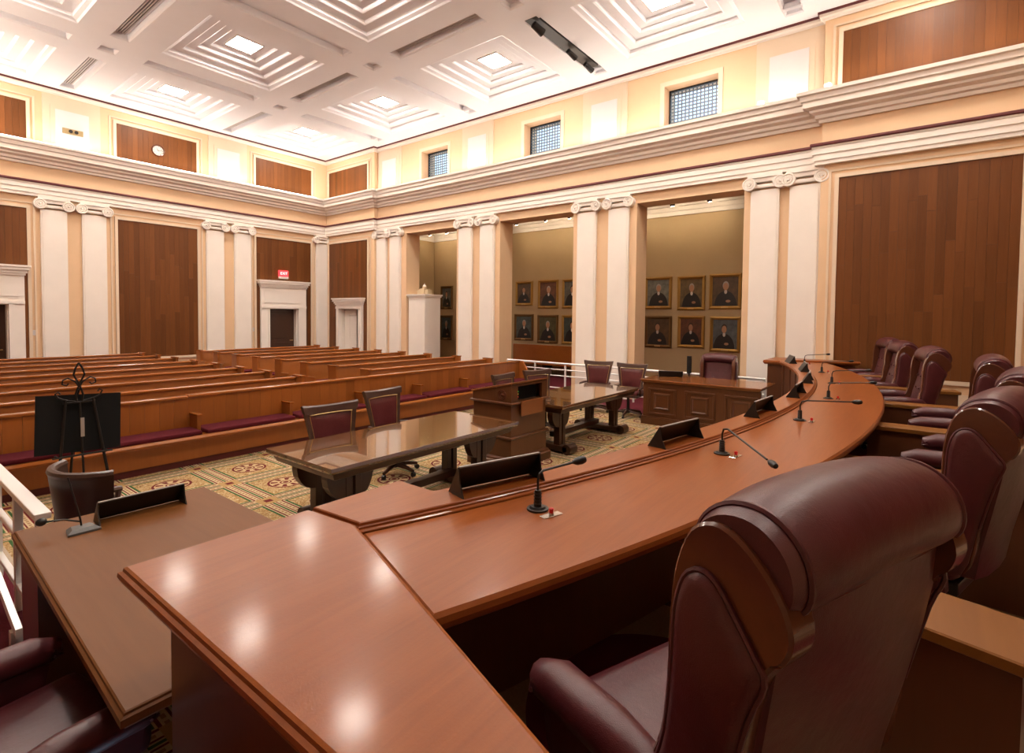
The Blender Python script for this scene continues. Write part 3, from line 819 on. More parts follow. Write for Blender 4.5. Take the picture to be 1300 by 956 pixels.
table((-8.28, -14.13, 0), 'dark counsel table with glossy top on the easel side of the lectern')
table((-4.50, -13.97, 0), 'dark counsel table with glossy top on the window side of the lectern')

# ================================================================== LECTERN
t = thing('lectern', 'wooden lectern with open shelf and carved seal between counsel tables', 'lectern', (-6.2, -13.9, 0))
hx, hy = .41, .34
q = MB(); q.slab([(-hx-.05, -hy-.05), (hx+.05, -hy-.05), (hx+.05, hy+.05), (-hx-.05, hy+.05)], [(0, 0), (.10, 0), (.12, .015), (.14, .02), (.16, .045)]); q.build('plinth', LECT, t)
q = MB(); q.box(-hx, hx, -hy, hy, .16, .40); q.build('lower_body', LECT, t)
q = MB(); q.slab([(-hx-.02, -hy-.02), (hx+.02, -hy-.02), (hx+.02, hy+.02), (-hx-.02, hy+.02)], [(.40, .01), (.41, 0), (.425, 0), (.435, .012)]); q.build('waist_moulding', LECT, t)
q = MB(); q.box(-hx+.01, hx-.01, -hy+.01, hy-.01, .435, .86); q.build('body', LECT, t)
q = MB(); q.slab([(-hx-.03, -hy-.03), (hx+.03, -hy-.03), (hx+.03, hy+.03), (-hx-.03, hy+.03)], [(.86, .02), (.87, 0), (.885, 0), (.895, .014)]); q.build('cornice_moulding', LECT, t)
# sloped top box: low on the speaker's side (+y), high towards the bench (-y), open shelf facing the bench
for s in (-1, 1):
    a, b = sorted((s*hx, s*(hx-.03))); q = MB(); q.prism([(-hy, .895), (-hy, 1.14), (hy, .99), (hy, .895)], 'x', a, b); sd = q.build('side_cheek', LECT, t)
    if s < 0:
        q = MB(); q.torus((-hx-.004, -hy+.16, .985), .062, .009, 'x', 24, 6); q.torus((-hx-.004, -hy+.16, .985), .04, .006, 'x', 20, 6); q.sph((-hx, -hy+.16, .985), .024, (.5, 1, 1)); q.build('carved_seal', CHTRIM, sd, True)
q = MB(); q.box(-hx+.03, hx-.03, hy-.03, hy, .895, .99); q.build('front_board', LECT, t)
q = MB(); q.prism([(-hy-.02, 1.145), (-hy-.02, 1.165), (hy+.02, 1.015), (hy+.02, .995)], 'x', -hx-.015, hx+.015); q.build('reading_slope', LECTL, t)
q = MB(); q.box(-hx+.03, -hx+.14, -hy, -hy+.03, .895, 1.13); q.box(hx-.12, hx-.03, -hy, -hy+.03, .895, 1.13); q.box(-hx+.14, hx-.12, -hy, -hy+.03, 1.10, 1.135); q.build('shelf_frame', LECT, t)
q = MB(); q.box(-hx+.14, hx-.12, -hy+.10, -hy+.13, .895, 1.10); q.build('shelf_back', BLACKM, t)
q = MB(); q.box(-hx+.17, hx-.15, -hy-.045, -hy-.025, .70, .90, .006); q.build('drop_leaf', LECTL, t)
for k, c in enumerate(((.05, .6, .1), (.8, .55, .05), (.7, .03, .03))):
    q = MB(); q.sph((-hx+.155, -hy+.02, 1.03-.035*k), .011, u=8, v=6); q.build('timer_lamp', mat('timer_%d' % k, c, .4, emit=c, strength=1.5), t)

# ================================================================== COUNSEL CHAIRS (face +Y locally)
def star_base(t, zc, r=.31, n=5):
    q = MB(); q.cyl((0, 0, .10), (0, 0, zc), .03, .026, 14); q.cyl((0, 0, .08), (0, 0, .16), .05, .04, 14); q.build('column', BLACK, t, True)
    for k in range(n):
        a = 2*math.pi*k/n+.3; d = Vector((math.cos(a), math.sin(a), 0))
        q = MB(); q.tube([d*.02+Vector((0, 0, .12)), d*r*.6+Vector((0, 0, .10)), d*r+Vector((0, 0, .075))], [.032, .028, .02], 8); lg = q.build('foot', DARK, t, True)
        p = d*r; q = MB(); n_ = Vector((-d.y, d.x, 0)); q.cyl(p-n_*.018+Vector((0, 0, .03)), p+n_*.018+Vector((0, 0, .03)), .03, n=14); q.cyl(p+Vector((0, 0, .05)), p+Vector((0, 0, .08)), .01); q.build('caster', BLACK, lg)
def counsel_chair(label, loc, rot):
    t = thing('counsel_chair', label, 'chair', loc, rot, 'burgundy counsel chairs')
    # back: flared frame, curved in plan
    def bp(u, v, d):        # u -1..1 across, v 0..1 up, d depth (+ towards the sitter)
        w_ = .225+.085*v; x = u*w_; z = .55+.48*v
        return (x, -.22-.07*v+.05*u*u+d, z)
    def strip(us, vs, d0, d1):
        q = MB(); rings = []
        for v in vs:
            rings.append([bp(u, v, d1) for u in us]+[bp(u, v, d0) for u in reversed(us)])
        return q.loft(rings)
    L = lambda a, b, n: [a+(b-a)*i/n for i in range(n+1)]
    strip(L(-1, -.84, 1), L(0, 1, 6), -.02, .025).build('back_stile', CHW, t)
    strip(L(.84, 1, 1), L(0, 1, 6), -.02, .025).build('back_stile', CHW, t)
    q = MB(); rings = []
    for i in range(13):
        u = -1.04+2.08*i/12; e = .02*(u*u)
        a = [bp(u, .87, .035), bp(u, 1.02, .03), bp(u, 1.05, .005), bp(u, 1.02, -.03), bp(u, .87, -.025)]
        rings.append([(x, y, z+e) for x, y, z in a])
    q.loft(rings).build('crest_rail', CHW, t)
    strip(L(-.84, .84, 8), L(0, .08, 1), -.02, .02).build('lower_rail', CHW, t)
    q = MB(); rows_ = []
    for v in L(.08, .87, 8):
        rows_.append([q.bm.verts.new(bp(u, v, .02+.022*(1-(u/.84)**4)*(1-abs(2*(v-.08)/.79-1)**6))) for u in L(-.82, .82, 10)])
    q.join(rows_, False); pa = q.build('back_pad', LEAC, t, True)
    q = MB(); rows_ = []
    for v in L(.08, .87, 6): rows_.append([q.bm.verts.new(bp(u, v, -.012)) for u in L(-.84, .84, 8)])
    q.join(rows_, False); q.build('back_cover', LEAC, t, True)
    q = MB()
    for s in (-1, 1): q.tube([bp(s*.83, v, .026) for v in L(.08, .87, 6)], .005, 6)
    q.tube([bp(u, .87, .037) for u in L(-.83, .83, 8)], .005, 6); q.build('nail_trim', BRASS, pa)
    q = MB(); q.box(-.27, .27, -.24, .27, .42, .47, .01); q.build('seat_frame', CHW, t)
    q = MB(); q.box(-.26, .26, -.22, .265, .46, .54, .035, 3); q.build('seat', LEAC, t, True)
    for s in (-1, 1):
        q = MB(); q.tube([(s*.245, -.22, .605), (s*.29, -.05, .606), (s*.295, .16, .604), (s*.29, .21, .58)], [.018, .024, .026, .02], 8); ar = q.build('arm', CHW, t, True)
        q = MB(); q.tube([(s*.29, .18, .59), (s*.285, .14, .53), (s*.27, .12, .45)], .02, 8); q.build('arm_post', CHW, ar, True)
    star_base(t, .42)
    return t
cc0 = counsel_chair('burgundy counsel chair at the far corner of the table by the easel', (-8.74, -13.62, 0), R(180-4))
dup(cc0, 'burgundy counsel chair between easel-side table and lectern', (-7.62, -13.14, 0), R(180+6))
dup(cc0, 'burgundy counsel chair just behind the lectern seal', (-5.15, -13.18, 0), R(180+5))
dup(cc0, 'burgundy counsel chair behind the lectern top, by the railing', (-4.30, -13.22, 0), R(180-14))
dup(cc0, 'burgundy counsel chair before the column pair at window-side table end', (-2.02, -12.98, 0), R(90+14))
dup(cc0, 'burgundy counsel chair pulled up beside the panelled side desk', (-2.10, -13.78, 0), R(90+8))
def barrel_chair(label, loc, rot):
    t = thing('barrel_chair', label, 'chair', loc, rot)
    def sh(a, z, r): return (r*math.sin(a), -r*.95*math.cos(a)+.03, z)
    AN = [R(-66+132*i/20) for i in range(21)]
    def band(z0, z1, r0, r1, th, m_, nm, par, n_=4):
        q = MB(); rings = []
        for a in AN:
            top = z1
            rings.append([sh(a, z0, r0), sh(a, top, r1), sh(a, top, r1+th), sh(a, z0, r0+th)])
        return q.loft(rings).build(nm, m_, par, True)
    bk = band(.44, .95, .235, .295, .045, mat('dark_leather', (.04, .018, .014), .38), 'back_shell', t)
    q = MB(); q.tube([sh(a, .955, .318) for a in AN], .028, 8); q.build('top_rail', CHW, t, True)
    q = MB()
    for a in AN[3:18]: q.sph(sh(a, .90, .287), .007, u=6, v=4)
    nt_ = q.build('nail_trim', BRASS, bk); nt_['kind'] = 'stuff'
    q = MB(); q.box(-.25, .25, -.22, .27, .40, .50, .04, 3); q.build('seat', LEAC, t, True)
    for s in (-1, 1):
        q = MB(); q.tube([(s*.25, -.10, .655), (s*.315, .15, .665), (s*.31, .29, .655)], [.024, .026, .022], 8); ar = q.build('arm', CHW, t, True)
        q = MB(); q.tube([(s*.31, .27, .64), (s*.30, .24, .50), (s*.27, .2, .42)], .022, 8); q.build('arm_post', CHW, ar, True)
    star_base(t, .40); return t
barrel_chair('dark low barrel-backed chair between the easel and the clerk desk', (-10.86, -13.86, 0), R(-76))

# ================================================================== JUDGE CHAIRS (face +Y locally)
def rbox(mb, x0, x1, y0, y1, z0, z1, b): mb.box(x0, x1, y0, y1, z0, z1, b, 3)
def seat_arms(t):
    # seat, arms
    q = MB(); rbox(q, -.29, .29, -.22, .31, .42, .55, .05); q.build('seat', LEA, t, True)
    q = MB(); q.box(-.27, .27, -.22, .28, .36, .42, .01); q.build('seat_frame', BLACK, t)
    for s in (-1, 1):
        q = MB(); q.tube([(s*.345, -.20, .63), (s*.35, -.16, .655), (s*.352, .0, .665), (s*.352, .18, .655), (s*.352, .25, .63), (s*.352, .265, .60)], [.03, .052, .06, .06, .05, .02], 12); ar = q.build('arm_pad', LEA, t, True)
        q = MB(); q.prism([(-.20, .40), (.16, .40), (.21, .50), (.235, .62), (-.18, .64)], 'x', min(s*.325, s*.375), max(s*.325, s*.375)); q.build('arm_panel', LEA, ar)
        q = MB()
        for k in range(7):
            a = math.pi*k/6; q.tube([(s*.352+.03*math.cos(a), .272, .615+.02*math.sin(a)), (s*.352+.058*math.cos(a), .235, .63+.045*math.sin(a))], .006, 5)
        q.build('arm_pleat', LEA, ar, True)
    star_base(t, .38, .33)
def judge_chair(label, loc, rot, low=False):
    t = thing('judge_chair', label, 'chair', loc, rot, 'high-backed judges chairs')
    # backrest slab lofted upward: (z, y centre, half width, half thickness)
    secs = [(.50, -.20, .26, .07), (.60, -.22, .275, .085), (.75, -.25, .29, .085), (.90, -.28, .30, .075), (1.05, -.305, .305, .075), (1.17, -.315, .305, .07)]
    q = MB(); rings = []
    for z, y, hw, ht in secs:
        ring = []
        for k in range(20):
            a = 2*math.pi*k/20; cx = abs(math.cos(a))**.45*math.copysign(1, math.cos(a)); cy = abs(math.sin(a))**.6*math.copysign(1, math.sin(a))
            ring.append((hw*cx, y+ht*cy, z))
        rings.append(ring)
    q.loft(rings); bk = q.build('backrest', LEA, t, True)
    for r_, z in enumerate((.66, .80, .94)):
        for x in ((-.16, 0, .16) if r_ % 2 == 0 else (-.08, .08)):
            y = -.22-.20*(z-.60)+.083
            q = MB(); q.sph((x, y, z), .014, (1, .6, 1), 8, 6); q.build('button', LEA, bk, True)
    if low:
        for ch in list(bk.children): bpy.data.objects.remove(ch)
        bpy.data.objects.remove(bk); q = MB(); q.loft([[(x, y, .50+(z-.50)*.55) for x, y, z in r_] for r_ in rings]); q.build('backrest', LEA, t, True)
        seat_arms(t); return t
    # head roll that laps over to the rear
    pr = [(-.40, 1.125), (-.425, 1.155), (-.43, 1.20), (-.412, 1.25), (-.37, 1.288), (-.315, 1.303), (-.25, 1.29), (-.20, 1.25), (-.18, 1.20), (-.19, 1.15), (-.24, 1.11), (-.32, 1.10), (-.375, 1.11)]
    pr = cspline(pr, 3); q = MB(); rings = []
    for i in range(21):
        u = -1+2*i/20; e = (1-abs(u)**6); k = .80+.20*e; x = .335*u
        cy, cz = -.31, 1.20; dz = -.025*u*u
        rings.append([(x, cy+(y-cy)*k, cz+(z-cz)*k+dz) for y, z in pr])
    hr = q.loft(rings).build('head_roll', LEA, t, True)
    for u in (-1, 1):
        q = MB(); e_ = [(x*1.0, y, z) for x, y, z in rings[1 if u < 0 else 19]]; q.tube(e_+e_[:2], .007, 6); q.build('piping', LEA, hr, True)
    q = MB(); q.tube([(.325*(-1+2*i/14), -.395+.03*abs(-1+2*i/14)**4, 1.117-.012*(-1+2*i/14)**2) for i in range(15)], .007, 6); q.build('seam', LEA, hr, True)
    # rear cover panel
    q = MB(); rings = []
    for z, y, hw in ((.46, -.285, .27), (.60, -.305, .29), (.75, -.335, .31), (.90, -.362, .322), (1.0, -.378, .325), (1.10, -.385, .325), (1.16, -.385, .32)):
        rings.append([(-hw, y+.06, z), (-hw*.95, y+.012, z), (-hw*.6, y-.012, z), (0, y-.02, z), (hw*.6, y-.012, z), (hw*.95, y+.012, z), (hw, y+.06, z)])
    q.loft(rings, caps=False, loop=False); q.build('rear_cover', LEA, t, True)
    # side wings with arched wood edge
    arch = cspline([(-.255, .50), (-.30, .70), (-.345, .93), (-.375, 1.02), (-.40, 1.045), (-.415, 1.09), (-.40, 1.14), (-.36, 1.19), (-.31, 1.225), (-.26, 1.235), (-.21, 1.205), (-.178, 1.13), (-.163, 1.03), (-.158, .88), (-.143, .76), (-.108, .66), (-.085, .50)], 3)
    pad = cspline([(-.245, .50), (-.295, .72), (-.34, .92), (-.368, 1.0), (-.35, 1.035), (-.31, 1.085), (-.275, 1.125), (-.24, 1.135), (-.208, 1.11), (-.188, 1.04), (-.182, .92), (-.168, .78), (-.135, .66), (-.11, .50)], 3)
    for s in (-1, 1):
        q = MB(); inner = inset(arch, .006)
        q.loft([[(s*.282, y, z) for y, z in arch], [(s*.342, y, z) for y, z in arch], [(s*.348, y, z) for y, z in inner]]); wg = q.build('wing', CHTRIM, t, True)
        q = MB(); q.loft([[(s*.335, y, z) for y, z in pad], [(s*.356, y, z) for y, z in pad], [(s*.364, y, z) for y, z in inset(pad, .008)], [(s*.368, y, z) for y, z in inset(pad, .02)]]); q.build('side_pad', LEA, wg, True)
        q = MB(); q.tube([(s*.352, y, z) for y, z in inset(pad, -.004)[3:39]], .006, 6); q.build('piping', LEA, wg, True)
    seat_arms(t)
    return t
# stations along the curved bench
BC = (-6.2, -3.65)
def pol(th, r): return (BC[0]+r*math.sin(R(th)), BC[1]-r*math.cos(R(th)))
TH = [-16.4+6.15*i for i in range(7)]
PZ = .44
jl = ['high-backed burgundy judge chair at the station beside the curved bench end, largest in view',
      'high-backed burgundy judge chair at the second station from the clerk desk end',
      'high-backed burgundy judge chair at the third station from the clerk desk end',
      'high-backed burgundy judge chair at the middle station of the bench',
      'high-backed burgundy judge chair at the third station from the wood panel wall end',
      'high-backed burgundy judge chair at the second station from the wood panel wall end',
      'high-backed burgundy judge chair at the last station next to the columns']
jp = [(-10.61, -18.0, -21), (-8.62, -18.45, -16), (-7.12, -18.68, -10), (-5.55, -18.66, -2), (-4.2, -18.26, 10), (-2.66, -17.96, 14), (-1.22, -17.76, 17)]
j0 = None
for (x, y, a), lab in zip(jp, jl):
    if j0 is None: j0 = judge_chair(lab, (x, y, PZ), R(a))
    else: dup(j0, lab, (x, y, PZ), R(a))
dup(j0, 'tufted burgundy executive chair behind the panelled side desk', (-1.05, -15.18, 0), R(90))
judge_chair('burgundy leather chair at the open side of the low clerk desk', (-11.66, -15.98, 0), R(-80), True)

# ================================================================== PLATFORM AND BENCH
n = 40
arcO = [pol(-19.4+(22.6+19.4)*i/n, 13.80) for i in range(n+1)]
P_ = [(-14.3, -20.5), (-14.3, -16.7), (-11.3, -16.7)]+arcO+[(-.16, -16.3), (-.16, -20.5)]
q = MB(); q.prism(P_, 'z', 0.0, PZ)
pc = mat('platform_carpet', (.3, .2, .1), .95, spec=.1); nt = pc.node_tree; p, g = geo_pos(nt)
fxn = ((p[0]*.55).fr()-.5).abs(); fyn = ((p[1]*.55+.2).fr()-.5).abs()
c = mix(nt, noise(nt, comb(nt, *p), 70, 3), (.22, .15, .085), (.34, .25, .15))
c = mix(nt, fxn.gt(.44).mx(fyn.gt(.46)), c, (.05, .01, .012))
rr = (fxn*fxn+fyn*fyn).op('SQRT'); c = mix(nt, rr.lt(.3), c, (.11, .015, .022))
nt.links.new(c.k, nt.nodes['Principled BSDF'].inputs['Base Color'])
struct(q.build('floor', pc), 'raised carpeted platform behind the judges bench')
q = MB(); q.box(-.18-.02, -.15, -20.5, -16.85, PZ, PZ+.28); q.box(-.20, -.15, -20.5, -16.85, PZ+.28, PZ+.31); struct(q.build('baseboard_right', CREAML))

bench = thing('judges_bench', 'long curved polished wood judges bench with raised front ledge', 'bench', (0, 0, 0))
ZL, ZW = 1.25, 1.215
A0, A1 = -19.35, 22.4
ang = lambda a, b, n: [a+(b-a)*i/n for i in range(n+1)]
RO, RI, RW = 13.68, 13.88, 14.54
EDGE = [(ZL-.075, .035), (ZL-.06, .03), (ZL-.055, .012), (ZL-.04, .004), (ZL-.03, .0), (ZL-.018, .002), (ZL-.014, .012), (ZL-.004, .014), (ZL, .022)]
# near end block top, ledge, far end block top (abutting pieces)
ic = pol(A0, RI); wc = pol(A0, 15.25)
near = [(-11.48, -16.45), (-10.825, -16.45), ic, wc, (-11.48, wc[1])]
near = [(-11.48, wc[1]), wc, ic, (-10.825, -16.45), (-11.48, -16.45)]
def top_piece(name, poly, keep, material, levels, parent):
    """moulded slab whose edges listed in keep stay un-inset (joints)"""
    n_ = len(poly); rings = []
    for z, o in levels:
        ins = inset(poly, o) if o else list(poly); ring = []
        for i in range(n_):
            ring.append((ins[i][0], ins[i][1], z))
        rings.append(ring)
    q_ = MB(); q_.loft(rings); return q_.build(name, material, parent, False)
top_piece('end_top', near, (), BENCH, EDGE, bench)
def outer_pts(a, b, r, n_): return [pol(t_, r) for t_ in ang(a, b, n_)]
tO0 = math.degrees(math.asin((-10.35+6.2)/RO)); 
FX, FY = -1.25, -16.12
tO1 = math.degrees(math.asin((FX+6.2)/RO))
icf = pol(A1, RI)
ledge = [ic]+outer_pts(A0, A1, RI, 48)[1:-1]+[icf, (icf[0]+.08, FY), (FX, FY)]+outer_pts(tO1, tO0, RO, 48)+[(-10.35, -16.45), (-10.821, -16.45)]
top_piece('ledge_top', ledge, (), BENCH, [(z, o*.6) for z, o in EDGE], bench)
wcf = pol(A1, 15.1)
far = [icf, wcf, (-.3, wcf[1]), (-.3, FY), (icf[0]+.082, FY)]
top_piece('end_top', far, (), BENCH, EDGE, bench)
work = outer_pts(A0+.02, A1-.02, RI+.006, 48)+outer_pts(A1-.02, A0+.02, RW, 48)
q = MB(); q.slab(work[::-1], [(ZW-.06, .02), (ZW-.05, .006), (ZW-.03, 0), (ZW-.012, .003), (ZW, .014)]); q.build('work_surface', BENCH, bench)
# moulding strip under the ledge's inner lip
q = MB(); rings = []
for t_ in ang(A0, A1, 48):
    rings.append([(*pol(t_, RI-.01), ZW+.001), (*pol(t_, RI+.014), ZW+.001), (*pol(t_, RI+.012), ZW+.006), (*pol(t_, RI+.0), ZW+.010), (*pol(t_, RI-.01), ZW+.010)])
q.loft(rings); q.build('ledge_moulding', BENCH, bench)
# curved front panel with flat pilaster strips, and judges' side modesty panel
def curved(name, r0, r1, z0, z1, a, b, n_, m_, par):
    q_ = MB(); rings_ = []
    for t_ in ang(a, b, n_): rings_.append([(*pol(t_, r0), z0), (*pol(t_, r1), z0), (*pol(t_, r1), z1), (*pol(t_, r0), z1)])
    return q_.loft(rings_).build(name, m_, par)
fpn = curved('front_panel', RO+.05, RO+.09, 0, ZL-.07, tO0, tO1, 40, BENCHD, bench)
for k in range(15):
    t_ = tO0+.6+(tO1-tO0-1.2)*k/14
    curved('panel_strip', RO+.03, RO+.052, .12, ZL-.075, t_-.22, t_+.22, 2, BENCHD, fpn)
curved('base_mould', RO+.02, RO+.052, 0, .12, tO0, tO1, 40, BENCHD, bench)
curved('modesty_panel', RI+.10, RI+.13, PZ, ZW-.06, A0+.4, A1-.4, 40, BENCHD, bench)
# end blocks
q = MB(); q.slab(inset(near, .11), [(PZ if False else .0, 0), (ZL-.075, 0)]); q.build('end_block', BENCHD, bench)
q = MB(); q.box(-10.85, -10.43, -16.72, -16.52, 0, ZL-.07); q.build('end_return', BENCHD, bench)
q = MB(); q.slab(inset(far, .08), [(0, 0), (ZL-.075, 0)]); q.build('end_block', BENCHD, bench)
q = MB(); q.box(FX+.06, icf[0]+.12, -16.62, FY-.07, 0, ZL-.07); q.build('end_return', BENCHD, bench)
# low returns between the stations
for k in range(6):
    th = TH[k]+(2.5, 3.5, 3.4, 3.2, 3.2, 3.2)[k]
    a = R(th); ex_ = Vector((math.cos(a), math.sin(a))); ey_ = Vector((math.sin(a), -math.cos(a)))
    def rp(u, r): v = Vector(BC)+ey_*r+ex_*u; return (v.x, v.y)
    hw_ = .15 if k == 0 else .11
    poly = [rp(-hw_, RW-.12), rp(hw_, RW-.12), rp(hw_, 15.52), rp(-hw_, 15.52)]
    q = MB(); q.slab(poly, [(1.085, .008), (1.09, 0), (1.12, 0), (1.125, .005)]); rt_ = q.build('return_top', RETW, bench)
    q = MB(); q.slab(inset(poly, .025), [(PZ, 0), (1.085, 0)]); q.build('return_pedestal', BENCHD, bench)

# ------------------------------------------------------------------ things on the bench
def nameplate(label, loc, rot, w_=.46, h_=.125):
    t = thing('nameplate_holder', label, 'nameplate', loc, rot, 'black nameplate holders')
    h = w_/2
    q = MB(); q.prism([(.045, .004), (-.035, h_), (-.028, h_+.003), (.053, .004)], 'x', -h+.006, h-.006); q.build('plate', BLACK, t)
    q = MB(); q.box(-h+.006, h-.006, -.039, -.024, h_, h_+.006); q.build('top_edge', mat('grey_edge', (.25, .24, .23), .4), t)
    for s in (-1, 1):
        a, b = sorted((s*h, s*(h-.006))); q = MB(); q.prism([(.053, 0), (-.028, h_+.003), (-.036, h_+.003), (-.045, .06), (-.075, 0)], 'x', a, b); q.build('end_bracket', BLACK, t)
    return t
stn = ['first', 'second', 'third', 'fourth', 'fifth', 'sixth', 'seventh']
n0 = None
for i, th in enumerate(TH):
    tt = th-(.1, .3, .5, .9, 1.2, 1.0, .9)[i]
    x, y = pol(tt, RI-.095); lab = 'black wedge nameplate on the bench ledge, %s station from the clerk desk end' % stn[i]
    if n0 is None: n0 = nameplate(lab, (x, y, ZL), R(tt))
    else: dup(n0, lab, (x, y, ZL), R(tt))
dup(n0, 'black wedge nameplate on the low clerk desk', (-10.86, -14.62, .80), R(0))
dup(n0, 'black wedge nameplate on the panelled side desk', (-2.0, -14.62, .86), R(-70))
NECK = {0: (.20, -.10, .19), 1: (-.41, -.37, .09)}
for i, th in enumerate(TH):
    x, y = pol(th, 14.06)
    t = thing('microphone', 'black gooseneck microphone on the bench, %s station from the clerk desk end' % stn[i], 'microphone', (x, y, ZW), 0, 'bench microphones')
    q = MB(); q.cyl((0, 0, 0), (0, 0, .008), .047, n=22); q.cyl((0, 0, .008), (0, 0, .016), .036, .03, n=22); q.build('base', BLACK, t, True)
    q = MB(); q.cyl((0, 0, .016), (0, 0, .085), .017, .014, n=14)
    for k in range(4): q.torus((0, 0, .03+.014*k), .0165, .0025, 'z', 14, 5)
    q.build('boot', BLACK, t, True)
    if i in NECK: hx_, hy_, hz_ = NECK[i]
    else:
        a = R(th+(0, 0, 8, 12, 4, 2, 6)[i]); hx_, hy_, hz_ = math.sin(a)*.40, -math.cos(a)*.40, .19
    kz = .155
    pts = [(0, 0, .085), (0, 0, .125), (hx_*.03, hy_*.03, kz), (hx_*.12, hy_*.12, kz+.012)]
    pts += [(hx_*f_, hy_*f_, kz+.012+(hz_-kz-.012)*(f_-.12)/.88) for f_ in (.35, .6, .88)]
    q = MB(); q.tube(pts, .0055, 8); q.build('gooseneck', BLACK, t, True)
    a_ = Vector(pts[-1]); b_ = Vector((hx_, hy_, hz_)); d_ = (b_-a_).normalized()
    q = MB(); q.tube([b_-d_*.05, b_-d_*.03, b_-d_*.005, b_+d_*.015, b_+d_*.022], [.007, .017, .019, .014, .004], 12); q.build('capsule', BLACK, t, True)
    x, y = pol(th+.02, 14.145)
    t = thing('button_plate', 'chrome plate with red push button, %s station from the clerk desk end' % stn[i], 'button', (x, y, ZW), R(th), 'red request buttons')
    q = MB(); q.box(-.05, .05, -.018, .018, 0, .004, .0015, 1); q.build('plate', CHROME, t)
    q = MB(); q.cyl((0, 0, .004), (0, 0, .012), .011); q.build('collar', CHROME, t)
    q = MB(); q.cyl((0, 0, .012), (0, 0, .026), .009, .0105, 14); q.sph((0, 0, .027), .011, (1, 1, .6)); q.build('push_button', RED, t, True)

# ================================================================== LOW CLERK DESK IN FRONT OF THE BENCH END
t = thing('clerk_desk', 'low brown wooden clerk desk in front of the bench end', 'desk', (0, 0, 0))
PD = [(-11.49, -16.50), (-10.40, -16.50), (-10.40, -14.40), (-11.42, -14.40)]
q = MB(); q.slab(PD, [(.735, .03), (.745, .015), (.755, .012), (.76, .0), (.785, .0), (.79, .010), (.797, .012), (.80, .018)]); q.build('desk_top', LDESK, t)
q = MB(); q.box(-10.50, -10.46, -16.38, -14.46, 0, .735); q.build('front_panel', BENCHD, t)
q = MB(); q.box(-11.38, -10.50, -14.52, -14.48, 0, .735); q.build('end_panel', BENCHD, t)
q = MB(); q.box(-11.2, -10.50, -16.44, -16.40, 0, .735); q.build('end_panel', BENCHD, t)
q = MB(); q.box(-11.40, -11.05, -14.90, -14.52, 0, .735); q.build('pedestal', BENCHD, t)
mic = thing('desk_microphone', 'grey desk microphone with thin stem on the clerk desk', 'microphone', (-11.17, -14.70, .80))
q = MB(); q.slab([(-.075, -.05), (.075, -.05), (.06, .06), (-.06, .06)], [(0, 0), (.012, 0), (.028, .02)]); q.build('base', mat('grey_plastic', (.10, .10, .10), .45), mic)
q = MB(); q.tube([(0, .02, .028), (-.005, .02, .07), (-.03, .03, .20), (-.05, .05, .31)], .005, 8); q.tube([(0, .02, .05), (-.07, .05, .075), (-.15, .08, .08)], .005, 8); q.build('gooseneck', BLACK, mic, True)
q = MB(); q.sph((-.16, .085, .08), .022, (1.2, 1, 1)); q.build('capsule', BLACK, mic, True)
# railing beside the clerk desk (broad flat top rail)
t = thing('ramp_railing', 'pale flat-topped railing running up to the low clerk desk', 'railing', (-11.27, -13.2, 0))
for z0, z1, w_ in ((.80, .84, .04), (.50, .53, .02), (.16, .19, .02)):
    q = MB(); q.box(-w_, w_, -1.12, 1.2, z0, z1, .006); q.build('rail', METW, t)
for y in (1.1, .35, -.4, -1.05):
    q = MB(); q.box(-.022, .022, y-.03, y+.03, 0, .80); q.build('post', METW, t)
t = thing('ramp_handrail', 'pale sloping handrail beside the open side of clerk desk', 'railing', (-11.54, -14.9, 0))
q = MB(); q.prism([(.45, .80), (.45, .84), (-.45, .66), (-.45, .62)], 'x', -.012, .012); q.build('rail', METW, t)
for y, z in ((.4, .79), (-.38, .63)):
    q = MB(); q.box(-.02, .02, y-.02, y+.02, 0, z); q.build('post', METW, t)

# ================================================================== EASEL AND BLACK BOARD
t = thing('easel', 'black wrought iron easel with curled finial', 'easel', (-10.5, -11.75, 0))
for x0, x1 in ((-.24, -.11), (.24, .11)):
    q = MB(); q.tube([(x0, -.10, .0), (x1, .06, 1.15)], .013, 8); q.build('leg', IRON, t, True)
q = MB(); q.tube([(0, .55, 0), (0, .15, 1.17), (0, .07, 1.25)], .012, 8); q.build('rear_leg', IRON, t, True)
q = MB(); q.tube([(0, -.06, .28), (0, .055, 1.12)], .010, 8); q.build('centre_bar', IRON, t, True)
q = MB(); q.box(-.015, .015, -.035, -.025, .78, .97); q.build('clip', mat('clip_grey', (.45, .42, .4), .4, .5), t)
q = MB(); q.tube([(-.13, .06, 1.12), (.13, .06, 1.12)], .012, 8); q.build('crossbar', IRON, t, True)
q = MB(); q.tube([(-.24, -.04, .60), (.24, -.04, .60)], .010, 8); q.tube([(-.2, -.03, .60), (-.2, .05, .60)], .01, 8); q.tube([(.2, -.03, .60), (.2, .05, .60)], .01, 8); q.build('board_ledge', IRON, t, True)
q = MB()
for s in (-1, 1):
    q.tube([(s*.02, .06, 1.12), (s*.03, .06, 1.2), (0, .06, 1.30), (s*.045, .06, 1.40), (s*.03, .06, 1.46), (0, .06, 1.52)], .009, 8)
    q.tube([(0, .06, 1.27), (s*.03, .06, 1.33), (s*.09, .06, 1.37), (s*.13, .06, 1.35), (s*.135, .06, 1.31), (s*.10, .06, 1.295), (s*.085, .06, 1.315)], .008, 8)
    q.tube([(s*.03, .06, 1.13), (s*.12, .06, 1.15), (s*.17, .06, 1.18), (s*.19, .06, 1.22), (s*.165, .06, 1.235), (s*.15, .06, 1.215)], .008, 8)
q.build('finial', IRON, t, True)
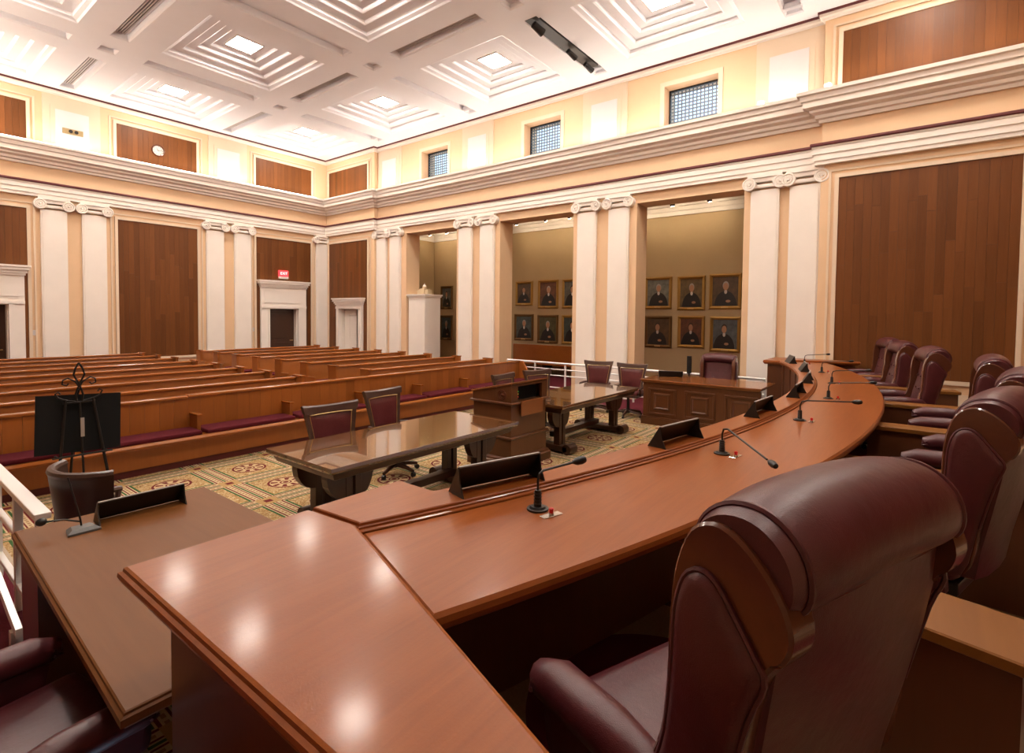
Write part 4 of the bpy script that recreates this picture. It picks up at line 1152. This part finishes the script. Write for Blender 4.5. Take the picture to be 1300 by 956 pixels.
q = MB(); q.box(-.345, .345, -.006, .006, -.29, .29); bo = q.build('display_board', BLACKM); bo.location = (-10.5, -11.68, .905); bo.rotation_euler = (R(-7), R(3), 0)
tag(bo, 'plain black display board resting on the iron easel', 'board')

# ================================================================== PANELLED SIDE DESK (by the column wall)
t = thing('side_desk', 'panelled wooden side desk with three framed panels by the columns', 'desk', (0, 0, 0))
DX0, DX1, DY0, DY1 = -2.55, -1.62, -16.4, -14.3
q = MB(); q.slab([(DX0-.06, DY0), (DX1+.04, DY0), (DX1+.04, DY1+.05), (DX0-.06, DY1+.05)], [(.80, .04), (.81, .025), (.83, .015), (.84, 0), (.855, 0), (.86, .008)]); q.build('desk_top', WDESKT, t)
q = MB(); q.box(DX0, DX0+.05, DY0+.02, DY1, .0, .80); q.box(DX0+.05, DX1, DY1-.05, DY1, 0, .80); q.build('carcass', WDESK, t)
q = MB(); q.box(DX0-.03, DX0, DY0+.02, DY1+.03, 0, .13); q.box(DX0-.022, DX0, DY0+.02, DY1+.022, .13, .15); q.build('base_mould', WDESK, t)
for k in range(3):
    y1 = DY1-.10-.70*k; y0 = y1-.54
    q = MB()
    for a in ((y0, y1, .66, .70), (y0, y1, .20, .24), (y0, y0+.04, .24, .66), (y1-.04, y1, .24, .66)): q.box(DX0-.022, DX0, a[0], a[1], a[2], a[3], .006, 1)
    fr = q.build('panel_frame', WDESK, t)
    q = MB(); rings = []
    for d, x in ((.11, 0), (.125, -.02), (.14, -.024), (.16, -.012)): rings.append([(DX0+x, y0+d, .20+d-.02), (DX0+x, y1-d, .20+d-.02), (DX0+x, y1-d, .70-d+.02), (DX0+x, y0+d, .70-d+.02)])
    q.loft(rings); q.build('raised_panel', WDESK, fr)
t = thing('black_stand', 'slim black post standing behind the panelled side desk', 'stand', (-.95, -14.62, 0))
q = MB(); q.cyl((0, 0, 0), (0, 0, .03), .14, n=20); q.build('base', BLACK, t)
q = MB(); q.cyl((0, 0, .03), (0, 0, .85), .02); q.build('pole', BLACK, t)
q = MB(); q.box(-.04, .04, -.04, .04, .85, 1.22, .01); q.build('head', BLACK, t)
